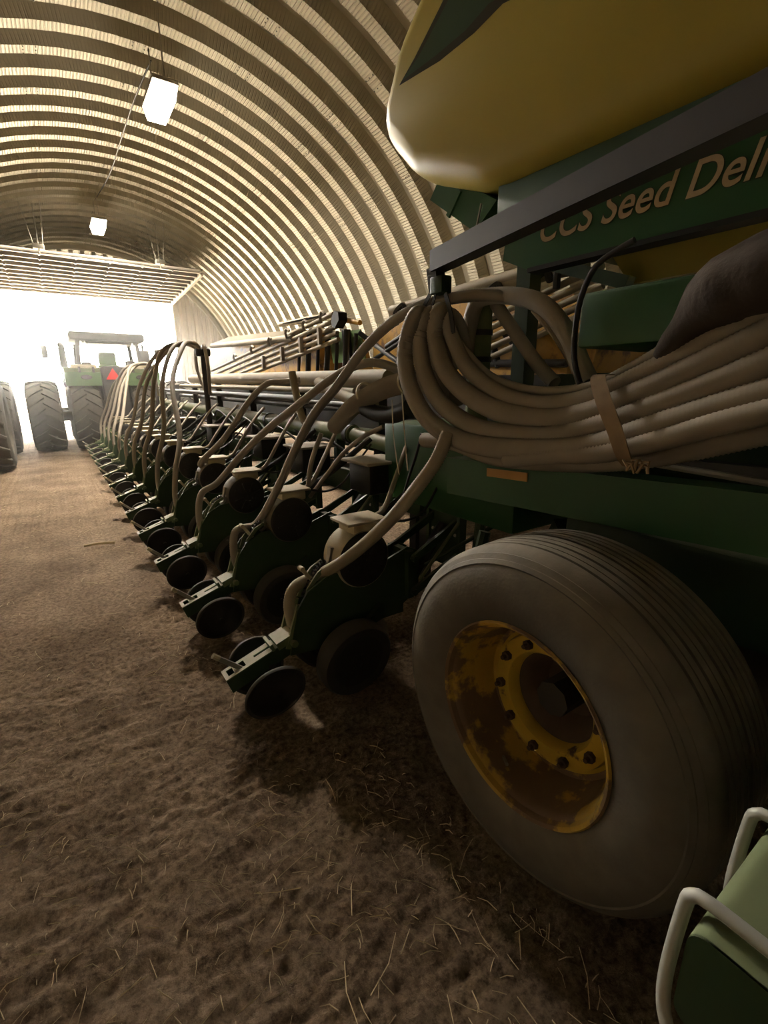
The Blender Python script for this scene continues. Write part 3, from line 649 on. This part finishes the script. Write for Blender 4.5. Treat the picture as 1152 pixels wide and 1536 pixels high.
# ------------------------------------------------------------------ seed hoses
def hose(name, pts, r, mat_, lab, group, cat='hose', ribbed=None, n=14):
    sp = spline(pts, .02)
    if ribbed:
        u = uniform(sp, ribbed); rs = [r * (1.0 if k % 2 else .90) for k in range(len(u))]; m = MB().tube(u, rs, n)
    else: m = MB().tube(uniform(sp, .03), r, 10)
    return tag(m.build(name, mat_, sharp=80), lab, cat, group)
BX = 1.36
def px(track, x0, x1=None):
    x1 = x0 if x1 is None else x1; k = len(track) - 1
    return [at(a, b, 0, x0 + (x1 - x0) * i / k) for i, (a, b) in enumerate(track)]
BG = 'thick seed hoses bundled above the tyre'
bundle = [
    ([(622, 478), (611, 510), (608, 545), (619, 590), (645, 632), (690, 660), (750, 672), (830, 675), (900, 668), (960, 650), (1050, 622), (1180, 585)], .040, 1.36, 1.30, 'outermost ribbed hose on the left and underside of the strapped bundle'),
    ([(640, 478), (630, 505), (636, 555), (662, 605), (712, 640), (780, 653), (850, 652), (920, 633), (1000, 605), (1080, 575), (1180, 535)], .038, 1.40, 1.32, 'second hose from the outside of the strapped bundle'),
    ([(655, 474), (654, 510), (668, 555), (702, 592), (752, 618), (820, 630), (880, 622), (940, 600), (1020, 565), (1180, 490)], .040, 1.43, 1.34, 'third hose from the outside of the strapped bundle'),
    ([(668, 480), (680, 510), (700, 550), (740, 585), (790, 604), (840, 606), (890, 596), (950, 570), (1040, 525), (1180, 452)], .033, 1.47, 1.36, 'fourth hose, inside the curve of the strapped bundle'),
    ([(672, 490), (700, 530), (735, 565), (780, 583), (830, 588), (890, 580), (940, 557), (1010, 518), (1090, 480), (1180, 430)], .020, 1.50, 1.40, 'thinnest hose along the top of the strapped bundle'),
    ([(636, 660), (680, 664), (740, 685), (820, 692), (900, 692), (1000, 680), (1180, 640)], .036, 1.45, 1.40, 'dark hose under the bundle with a ribbed open end'),
    ([(760, 690), (830, 683), (900, 680), (990, 660), (1080, 635), (1180, 612)], .030, 1.32, 1.26, 'lowest hose at the right, below the strap'),
]
for tr, r, xa, xb, lab in bundle:
    P_ = px(tr, xa, xb)
    if tr[0][1] < 500: P_ = [at(tr[0][0] + 34, tr[0][1] + 75, 0, xa + .20), at(tr[0][0] + 24, tr[0][1] + 18, 0, xa + .12), at(tr[0][0] + 10, tr[0][1] - 6, 0, xa + .05)] + P_
    hose('seed_hose', P_, r, M['hose'], 'brown dusty ' + lab if 'dark' not in lab else lab, BG, ribbed=.0060, n=16)
# broad strap round the bundle, with its frayed end
def ribbon(pts, wd, th, mat_, name, side):
    m = MB(); sp = spline(pts, .02); n = len(sp); side = Vector(side)
    v = []
    for i, p in enumerate(sp):
        t = (sp[min(i + 1, n - 1)] - sp[max(i - 1, 0)]).normalized(); s_ = (side - t * side.dot(t)).normalized() * wd / 2; u = t.cross(s_).normalized() * th / 2
        v += [p - s_ - u, p + s_ - u, p + s_ + u, p - s_ + u]
    f = [(0, 1, 2, 3), (4 * n - 1, 4 * n - 2, 4 * n - 3, 4 * n - 4)]
    for i in range(n - 1):
        for k in range(4): f.append((4 * i + k, 4 * i + (k + 1) % 4, 4 * i + 4 + (k + 1) % 4, 4 * i + 4 + k))
    m.add(v, f); return m
s_ = ribbon([at(912, 562, 0, 1.40), at(897, 566, 0, 1.33), at(905, 600, 0, 1.27), at(922, 645, 0, 1.25), at(935, 685, 0, 1.26), at(945, 700, 0, 1.33)], .042, .004, M['strap'], 'strap', (0, 1, 0))
st = tag(s_.build('bundle_strap', M['strap']), 'wide tan strap cinched around the brown hose bundle', 'strap')
m = MB()
for k in range(9):
    a = at(935 + k * 4, 690 + (k % 3) * 4, 0, 1.25); m.tube([a, a + Vector((-.005, -.01 - .01 * (k % 2), -.012 + .02 * random.random())), a + Vector((0, -.02 * random.random(), -.02))], .004, 5)
m.build('frayed_end', M['strap'], st)
for k, tr in enumerate(([(650, 432), (632, 470), (600, 560)], [(668, 440), (676, 470), (680, 500)], [(655, 434), (640, 490), (622, 560)])):
    t = ribbon(px(tr, 1.44), .022 if k < 2 else .014, .003, M['black'], 'strap', (0, 1, .2)).build('hanging_strap', M['black'])
    tag(t, ('black strap slanting down left from the end of the hose arm', 'short black strap hanging right of the hose arm end', 'thin black strap between the two others at the arm end')[k], 'strap', 'black straps on the hose arm')
for k, tr in enumerate(([(603, 590), (606, 640), (610, 690), (612, 706)], [(588, 600), (590, 650), (595, 690), (599, 712)])):
    t = ribbon(px(tr, 1.46), .008, .002, M['twine'], 's', (0, 1, 0)).build('twine_end', M['twine'])
    tag(t, ('longer pale twine tail hanging below the fat hose, right one', 'pale twine tail hanging below the fat hose, left one')[k], 'twine', 'pale twine tails')
# fat duct hose and its branches
hose('duct_hose', px([(372 + 130, 640), (530, 610), (565, 588), (600, 576), (650, 574), (690, 590)], 1.62, 1.50), .058, M['hose'], 'fat dusty ribbed duct hose rising into the hose bundle', None, ribbed=.006, n=20)
hose('duct_hose', px([(478, 574), (500, 586), (530, 600), (560, 606)], 1.75, 1.66), .042, M['hose_pale'], 'pale smooth duct joining the fat duct hose from the left', None)
hose('duct_hose', px([(438, 558), (444, 590), (452, 622), (462, 640)], 1.72), .032, M['hose_pale'], 'short pale upright duct standing left of the fat duct hose', None)
hose('duct_hose', px([(548, 612), (565, 620), (590, 622), (615, 612)], 1.6), .05, M['black'], 'black duct slung just under the fat duct hose', None)
m = MB()
for (a, b) in ((548, 590), (612, 573)):
    p = at(a, b, 0, 1.585 if a < 600 else 1.545); m.lathe([(-.008, .066), (.008, .066), (.008, .056), (-.008, .056)], Matrix.Translation(p) @ Matrix.Rotation(R_(-8), 4, 'X'), 24, closed=True)
o = m.build('hose_clamp', M['cream']); o.parent = bpy.data.objects['duct_hose']
# drop hose of each row unit
DG = 'drop hoses to the row units'
h0 = px([(672, 650), (655, 690), (625, 732), (590, 775), (545, 818), (505, 848), (468, 866)], 1.30, .98)
p = UX
hose('drop_hose', h0 + [Vector((.86, p, .60)), Vector((.825, p, .52)), Vector((.835, p, .40))], .030, M['hose_pale'], 'pale drop hose curving down to the row unit nearest the tyre', DG, ribbed=.006)
h1 = px([(790, 452), (740, 443), (690, 446), (640, 456), (590, 482), (545, 525), (505, 580), (472, 620), (445, 670), (415, 735), (385, 785)], 1.66, 1.02)
p = UX + UY
hose('drop_hose', h1 + [Vector((.86, p, .66)), Vector((.835, p, .50)), Vector((.86, p, .38))], .026, M['hose'], 'long drop hose arching high over to the second row unit', DG, ribbed=.006)
p = UX + UY * 2
h2 = px([(610, 560), (570, 545), (535, 548), (495, 570), (450, 605), (400, 645), (360, 685), (325, 725)], 1.75, 1.0)
hose('drop_hose', h2 + [Vector((.88, p, .74)), Vector((.84, p, .55)), Vector((.86, p, .38))], .026, M['hose'], 'drop hose sloping down to the third row unit', DG)
h3 = px([(450, 570), (425, 573), (400, 576), (375, 600), (352, 635), (330, 665)], 1.9, 1.25); p = UX + UY * 3
hose('drop_hose', h3 + [Vector((1.1, p - .05, .86)), Vector((1.15, p, .80))], .028, M['hose'], 'short drop hose to the mini hopper of the fourth row unit', DG)
def serve(i, tw, bow):
    x, y, z = tw; yu = UX + UY * i; s = 1 if yu > y else -1
    pts = [(x - .05, y + s * .05, z - .02), (x - .18, y + s * .16, z + .04), (x - .42 - .05 * bow, y + (yu - y) * .35, z - .06), (x - .70, y + (yu - y) * .62, 1.62), (1.0, y + (yu - y) * .88, 1.12), (.875, yu, .80), (.842, yu, .55), (.86, yu, .38)]
    hose('drop_hose', pts, .026, M['hose'], 'drop hose arching from a black tower down to the %s row unit' % ORD[i], DG)
for i in range(3, 8): serve(i, TW[0], i % 3)
for i in range(8, 13): serve(i, TW[1], i % 3)
# loops at the tower heads, small hoses to the mini hoppers
for (x, y, z), lab in zip(TW, ('nearer', 'farther')):
    for s in (-1, 1):
        hose('loop_hose', [(x, y + s * .05, z - .03), (x - .03, y + s * .22, z + .0), (x - .03, y + s * .30, z - .25), (x, y + s * .18, z - .50), (x + .02, y + s * .08, z - .62)], .022, M['hose'],
             'small loop of hose at the %s black tower, its %s side' % (lab, 'far' if s > 0 else 'near'), 'hose loops at the towers')
for i in range(NU):
    y = UX + UY * i
    hose('feed_hose', [(1.36, y + .05, .87), (1.46, y + .08, .90), (1.60, y + .16, 1.05), (1.80, y + .30, 1.24), (1.95, y + .42, 1.34)], .016, M['hose'],
         'thin feed hose from the mini hopper of the %s row unit' % ORD[i], 'feed hoses to the mini hoppers')
# hoses arching from the first tower post
AG = 'arched hoses at the green tower post'
hose('arched_hose', px([(700, 535), (704, 495), (712, 460), (726, 446), (770, 444), (815, 458), (850, 500), (872, 548), (884, 575)], 1.66, 1.60), .036, M['hose'], 'thick arched hose looping over the green tower post to the right', AG)
hose('arched_hose', px([(743, 455), (770, 495), (805, 545), (832, 575)], 1.70, 1.66), .028, M['hose'], 'straight hose slanting down right from the green tower post', AG)
hose('arched_hose', px([(800, 465), (835, 508), (862, 556), (870, 580)], 1.72), .012, M['hose_pale'], 'thin pale hose inside the big arch at the green tower post', AG)
hose('power_cable', px([(952, 360), (925, 376), (893, 400), (872, 445), (862, 500), (862, 545), (870, 575)], 1.40), .009, M['black'], 'black cable curving down from the sign panel past the green box', None, 'cable')
hose('power_cable', px([(632, 650), (625, 680), (612, 720), (605, 745)], 1.5), .007, M['black'], 'thin black cable hanging behind the nearest drop hose', None, 'cable')
hose('branch_hose', px([(575, 640), (545, 655), (515, 680), (490, 712), (465, 745)], 1.6, 1.42), .014, M['hose'], 'small hose running down to the lid of the second row unit', None)
hose('branch_hose', px([(482, 650), (468, 690), (462, 730)], 1.55, 1.42), .017, M['hose'], 'short upright hose entering the second row unit lid', None)
# dark cover wrapped round the hoses on the right
sp = spline(px([(985, 535), (1020, 500), (1065, 455), (1110, 425), (1190, 395)], 1.36, 1.33), .02)
rs = [.012 + .072 * min(1, i / (len(sp) * .6)) + .003 * math.sin(i * 1.1) for i in range(len(sp))]
tag(MB().tube(sp, rs, 18).build('fabric_cover', M['cover'], sharp=80), 'dark brown fabric cover bunched around hoses beside the green box', 'cover')
# ------------------------------------------------------------------ toolbar end in the front corner
tbz = .80
t = tag(empty('toolbar', (.66, .08, 0)), 'short green square toolbar end with two grey U-bolts, in front of the big tyre', 'toolbar')
def lp(m, name, mat_, sharp=40):
    o = m.build(name, mat_, None, sharp=sharp); o.parent = t; o.matrix_parent_inverse = Matrix.Translation((-.66, -.08, 0)); return o
def rsec(y0, y1, z0, z1, r, n=6):
    out = []
    for cy, cz, a0 in ((y1 - r, z1 - r, 0), (y0 + r, z1 - r, 90), (y0 + r, z0 + r, 180), (y1 - r, z0 + r, 270)):
        for k in range(n + 1):
            a = R_(a0 + 90 * k / n); out.append((cy + r * math.cos(a), cz + r * math.sin(a)))
    return out
sec = rsec(-.012, .168, tbz - .18, tbz, .028); n = len(sec)
m = MB(); m.add([(.655, y, z) for y, z in sec] + [(2.0, y, z) for y, z in sec], [((i + 1) % n, i, i + n, (i + 1) % n + n) for i in range(n)]); lp(m, 'beam', M['lit_green'])
m = MB(); m.add([(.6552, y, z) for y, z in sec] + [(.66, y, z) for y, z in sec], [tuple(range(n)), tuple(range(2 * n - 1, n - 1, -1))] + [((i + 1) % n, i, i + n, (i + 1) % n + n) for i in range(n)]); lp(m, 'end_cap', M['capgreen'])
for x in (.695, .945):
    lp(MB().tube(spline([(x - .055, .150, .58), (x - .035, .178, .60), (x - .02, .190, .66), (x, .190, .78), (x, .183, .812), (x, .160, .822), (x, .08, .822), (x, -.01, .822), (x, -.032, .81), (x, -.036, .78), (x, -.036, .60)], .01), .0105, 12), 'u_bolt', M['galv'])
lp(MB().box((1.66, .04, 0), (1.74, .12, tbz - .18)), 'stand_leg', M['green'])
# ------------------------------------------------------------------ tractors
def lug_tyre():
    m = MB(); r = .84
    m.lathe([(-.27, .50), (-.33, .56), (-.355, .66), (-.345, .76), (-.31, .815), (-.2, .838), (0, .843), (.2, .838), (.31, .815), (.345, .76), (.355, .66), (.33, .56), (.27, .50)], None, 48)
    for k in range(40):
        s = 1 if k % 2 else -1; a0 = k * 2 * PI / 40; pts = []
        for u in (0, .35, .7, 1):
            y = s * (-.02 + .345 * u); a = a0 + .30 * u * 1.0; pts.append((y, a))
        v = []; 
        for (y, a), rr in zip(pts, (.846, .845, .838, .80)):
            for da, dr in ((-.035, -.02), (-.028, .042), (.028, .042), (.035, -.02)):
                q = rr + dr; v.append((q * math.cos(a + da), y, q * math.sin(a + da)))
        f = [(0, 1, 2, 3), (15, 14, 13, 12)]
        for i in range(3):
            for j in range(4): f.append((4 * i + j, 4 * i + (j + 1) % 4, 4 * i + 4 + (j + 1) % 4, 4 * i + 4 + j))
        m.add(v, f)
    T = Matrix.Rotation(PI / 2, 4, 'Z'); m.v = [tuple(T @ Vector(p)) for p in m.v]; return m.mesh('tyre', 30)
TM = lug_tyre(); TM.materials.append(M['rubber_far'])
RM = MB(); RM.lathe([(-.26, .50), (-.27, .47), (-.1, .43), (-.05, .2), (-.05, .001)], Matrix.Rotation(PI / 2, 4, 'Z'), 32); RMm = RM.mesh('rim'); RMm.materials.append(M['yellow2'])
def make_tractor():
    t = empty('tractor'); zc = .865
    def add(m, name, mat_, parent=None, sharp=40): return m.build(name, mat_, parent or t, sharp=sharp)
    for yy in (0, 2.9):
        for x in (-1.60, -.70, .70, 1.60):
            o = bpy.data.objects.new('tyre', TM); COL.objects.link(o); o.parent = t; o.location = (x, yy, zc); o.rotation_euler.x = random.uniform(0, 6)
            r = bpy.data.objects.new('rim', RMm); COL.objects.link(r); r.parent = o; r.rotation_euler.z = 0 if x > 0 else PI
        add(MB().rod((-1.75, yy, zc), (1.75, yy, zc), .13, 16), 'axle', M['cabdark'])
    add(MB().rbox((-.32, -.55, .55), (.32, 3.4, 1.25), .06), 'chassis', M['cabdark'])
    add(MB().rbox((-.42, 1.2, 1.2), (.42, 4.3, 2.05), .15, seg=4), 'hood', M['tgreen'])
    # fenders: left one carries an oval lamp
    for s in (-1, 1):
        pr = [(-.62, 1.62), (-.66, 1.95), (-.45, 2.06), (.55, 2.10), (.95, 1.8), (.95, 1.72), (.5, 1.98), (-.45, 1.92), (-.52, 1.62)]
        m = MB(); v = [(s * .30, y, z) for y, z in pr] + [(s * 1.08, y, z) for y, z in pr]; n = len(pr)
        m.add(v, [tuple(range(n)), tuple(range(2 * n - 1, n - 1, -1))] + [((i + 1) % n, i, i + n, (i + 1) % n + n) for i in range(n)])
        f = add(m, 'fender', M['tgreen'])
        add(MB().lathe([(0, .001), (0, .05), (.02, .06), (.03, .001)], Matrix.Translation((s * .62, -.665, 1.83)) @ Matrix.Scale(2.1, 4, (1, 0, 0)), 20), 'oval_lamp', M['cabdark'], f)
        m = MB(); m.rbox((s * .35 if s > 0 else -.92, -.5, 2.04), (.92 if s > 0 else -.35, .2, 2.14), .03); add(m, 'platform', M['cream'])
        for q in (.45, .75): add(MB().box((s * q - .025, -.66, 1.94), (s * q + .025, -.60, 2.08)), 'work_lamp', M['cabdark'])
    # rear of the body, hitch and slow vehicle triangle
    add(MB().rbox((-.28, -.62, .75), (.30, -.1, 2.1), .05), 'rear_housing', M['cabdark'])
    m = MB()
    for k in range(6): m.rod((-.2 + .08 * k, -.68, 1.25 + .05 * (k % 2)), (-.2 + .08 * k, -.60, 1.25 + .05 * (k % 2)), .028, 8)
    m.bar((-.42, -.75, .75), (.42, -.75, .75), .1, .1); m.bar((-.36, -.4, .8), (-.36, -.95, .62), .08, .12); m.bar((.36, -.4, .8), (.36, -.95, .62), .08, .12); add(m, 'hitch', M['cabdark'])
    m = MB(); m.prism([(-.20, 1.77), (.14, 1.77), (-.03, 2.05)], -.72, -.70); add(m, 'slow_vehicle_sign', M['red'])
    # cab
    zt = 2.78
    for (x, y) in ((-.72, -.15), (.72, -.15), (-.72, 1.35), (.72, 1.35)):
        add(MB().bar((x, y, 2.05), (x * .93, y, zt), .09, .10, (0, 1, 0)), 'cab_post', M['cabdark'])
    m = MB(); m.rbox((-.86, -.42, zt - .05), (.86, 1.6, zt + .16), .06); add(m, 'cab_roof', M['cabdark'])
    m = MB()
    for k in range(14): m.add([(-.6 + .09 * k, -.2, zt - .04), (-.51 + .09 * k, -.2, zt - .04), (-.555 + .09 * k, -.2, zt - .09 - .05 * random.random())], [(0, 1, 2)])
    m.rbox((-.5, -.22, zt - .11), (.5, -.14, zt - .03), .03); add(m, 'roof_edge', M['cabdark'])
    add(MB().rbox((-.76, -.2, 1.25), (.76, 1.5, 2.08), .05), 'cab_floor', M['cabdark'])
    m = MB(); m.rbox((-.22, .35, 2.05), (.2, .5, 2.50), .05); m.rbox((-.25, .3, 2.0), (.25, .8, 2.18), .05); add(m, 'seat', M['tgreen'])
    m = MB(); m.tube([(.17 * math.cos(a) , 1.0 - .08 * math.sin(a), 2.3 + .15 * math.sin(a)) for a in np.linspace(0, 2 * PI, 20, endpoint=False)], .018, 6, closed=True); m.rod((0, 1.0, 2.3), (0, 1.2, 2.0), .03); add(m, 'steering_wheel', M['cabdark'])
    m = MB(); m.rbox((.40, .2, 2.0), (.66, .9, 2.28), .05); m.rbox((-.66, -.1, 2.0), (-.42, .2, 2.22), .06); add(m, 'console', M['cabdark'])
    add(MB().rbox((.72, -.1, 2.05), (.98, .7, 2.55), .05), 'air_intake', M['cabdark'])
    add(MB().rod((.86, .2, 2.5), (.86, .2, 2.72), .03), 'beacon_post', M['cabdark'])
    # exhaust and mirrors
    m = MB(); m.tube([(-1.0, 1.3, 1.6), (-1.0, 1.3, 2.35), (-1.0, 1.3, 2.7), (-1.06, 1.3, 2.76)], [.10, .09, .075, .075], 12); add(m, 'exhaust', M['cabdark'])
    for s in (-1, 1):
        add(MB().rod((s * .72, 1.3, 2.62), (s * 1.45, 1.2, 2.62), .018), 'mirror_arm', M['cabdark'])
        add(MB().rbox((s * 1.40 - .07, 1.15, 2.35), (s * 1.40 + .07, 1.22, 2.68), .02), 'mirror', M['cabdark'])
    return t
tr1 = tag(make_tractor(), 'green tractor with open cab and red orange triangle, silhouetted in the doorway', 'tractor', 'dual wheeled tractors by the door')
tr2 = tag(copy_tree(tr1), 'tractor with only its dark lugged tyres showing at the frame edge', 'tractor', 'dual wheeled tractors by the door')
tr1.location = (1.42, 15.0, 0); tr2.location = (-2.72, 12.0, 0)
# ------------------------------------------------------------------ yellow machine behind the planter
ym = tag(empty('harvest_machine', (3.4, 6, 0)), 'dusty yellow folded implement with clamped pipes parked behind the green planter', 'implement')
def yp(m, name, mat_, sharp=40):
    o = m.build(name, mat_, None, sharp=sharp); o.parent = ym; o.matrix_parent_inverse = Matrix.Translation((-3.4, -6, 0)); return o
XM = 3.0
def A(x, y, X=XM): return at(x, y, 0, X)
def slab(name, pxs, X, depth, mt):
    q = [A(x, y, X) for x, y in pxs]; n = len(q); v = [p[:] for p in q] + [(p.x + depth, p.y, p.z) for p in q]
    m = MB(); m.add(v, [tuple(range(n)), tuple(range(2 * n - 1, n - 1, -1))] + [((i + 1) % n, i, i + n, (i + 1) % n + n) for i in range(n)]); return yp(m, name, mt)
slab('body', [(312, 524), (330, 512), (440, 498), (470, 500), (482, 560), (470, 580), (320, 580)], 3.25, .9, M['yellow2'])
slab('body', [(560, 500), (610, 470), (700, 452), (860, 440), (900, 500), (880, 585), (560, 585)], 3.4, .8, M['yellow2'])
slab('base', [(300, 570), (900, 560), (900, 720), (300, 632)], 3.3, .8, M['cabdark'])
slab('lid', [(318, 515), (345, 505), (400, 499), (452, 494), (440, 503), (330, 519)], 3.1, 1.1, M['hose_pale'])
slab('side_plate', [(720, 437), (800, 420), (803, 436), (722, 455)], 3.0, .03, M['yellow2'])
slab('side_plate', [(690, 500), (850, 500), (850, 560), (690, 552)], 3.2, .05, M['yellow2'])
def pipe(a, b, r, X0=XM, X1=None, mt='hose_pale', nm='pipe'): return yp(MB().rod(A(*a, X0), A(*b, X1 or X0), r, 10), nm, M[mt])
pipe((318, 519), (440, 507), .05)
for k in range(5): pipe((318 + 9 * k, 556 + 3.5 * k), (500 + 2 * k, 471 + 9.5 * k), .028)
for k in range(6): pipe((420 + 7 * k, 487 - 1 * k), (470 + 7 * k, 477 - 1.4 * k), .035, XM + .2)
slab('end_plate', [(497, 476), (501, 466), (507, 468), (508, 480), (502, 492), (497, 488)], 2.95, .12, M['black'])
for k in range(6):
    x = 352 + 26 * k; y = 536 - 12.2 * k
    p = A(x, y, XM - .05); m = MB(); m.tube(spline([p + Vector((0, 0, -.08)), p + Vector((-.02, 0, 0)), p + Vector((-.01, -.04, .05)), p + Vector((0, -.09, .02))], .03), .02, 6); yp(m, 'hook', M['hose'])
for k in range(4): 
    x = 395 + 28 * k; y = 540 - 13.5 * k; p = A(x, y, XM - .05)
    yp(MB().bar(p + Vector((0, 0, .06)), p + Vector((0, 0, -.14)), .05, .05, (1, 0, 0)), 'clamp', M['hose'])
pipe((505, 478), (540, 484), .03, XM + .1, mt='yellow2')
for k in range(7):
    x = 448 + 14 * k; yp(MB().rod(A(x, 560, 3.1), A(x + 2, 500 - 3 * (k % 3), 3.1), .04 if k % 2 else .025), 'cylinder', M['black_metal'])
slab('cab_window', [(492, 500), (540, 494), (548, 540), (500, 545)], 3.35, .02, M['tgreen'])
slab('cab_pillar', [(512, 494), (520, 494), (526, 548), (518, 548)], 3.3, .06, M['black'])
# nearer half of the same machine, seen between the planter hoses
pipe((588, 466), (690, 437), .05); pipe((690, 437), (830, 399), .055); pipe((640, 452), (880, 398), .045)
pipe((690, 437), (905, 372), .03, 3.2)
for k in range(5): pipe((676 + 8 * k, 505 + 11 * k), (905, 398 + 15 * k), .024)
for (x, y) in ((738, 443), (808, 425), (848, 405), (600, 470)):
    p = A(x, y, XM - .05); yp(MB().tube(spline([p + Vector((0, .06, -.1)), p + Vector((-.04, .02, 0)), p + Vector((0, -.05, .07)), p + Vector((0, -.1, .0))], .02), .028, 6), 'hook', M['black_metal'])
for (x0, y0, x1, y1, r) in ((690, 500, 760, 470, .02), (755, 500, 790, 540, .02), (700, 545, 850, 545, .03), (740, 520, 748, 550, .03), (790, 470, 800, 560, .025), (580, 520, 640, 480, .03), (560, 540, 620, 500, .025), (540, 500, 600, 545, .03)):
    pipe((x0, y0), (x1, y1), r, XM + .15, mt='black_metal', nm='linkage_rod')
for (x0, y0) in ((612, 520), (632, 512), (648, 508)):
    yp(MB().tube(spline([A(x0, y0 + 50, 2.9), A(x0 + 2, y0, 2.9), A(x0 + 16, y0 - 12, 2.9), A(x0 + 30, y0 + 5, 2.9), A(x0 + 36, y0 + 45, 2.9)], .05), .022, 6), 'hose', M['hose'])
for y in (1.6, 4.2, 7.5, 10.5): yp(MB().lathe([(-.12, .001), (-.12, .30), (-.08, .36), (.08, .36), (.12, .30), (.12, .001)], Matrix.Translation((3.6, y, .35)) @ Matrix.Rotation(-PI / 2, 4, 'Z'), 24), 'wheel', M['rubber_far'])
for y in (1.6, 4.2, 7.5, 10.5): yp(MB().bar((3.6, y, .35), (3.6, y, 1.6), .14, .14, (1, 0, 0)), 'leg', M['cabdark'])
# ------------------------------------------------------------------ added scatter box for lens glare round the door, with slight dust
hz = bpy.data.materials.new('glare_haze'); hz.use_nodes = True; nt = hz.node_tree; nt.nodes.remove(nt.nodes['Principled BSDF'])
vs = nt.nodes.new('ShaderNodeVolumeScatter'); vs.inputs['Density'].default_value = HAZE; vs.inputs['Anisotropy'].default_value = .75; vs.inputs['Color'].default_value = (1, .95, .85, 1)
nt.links.new(vs.outputs[0], nt.nodes['Material Output'].inputs['Volume'])
m = MB(); m.box((-3.3, 7.0, .03), (7.1, 21.8, 3.2)); h_ = m.build('haze', hz); h_['kind'] = 'stuff'; h_['label'] = 'thin haze added for the door glare and slight dust in the far half of the shed'
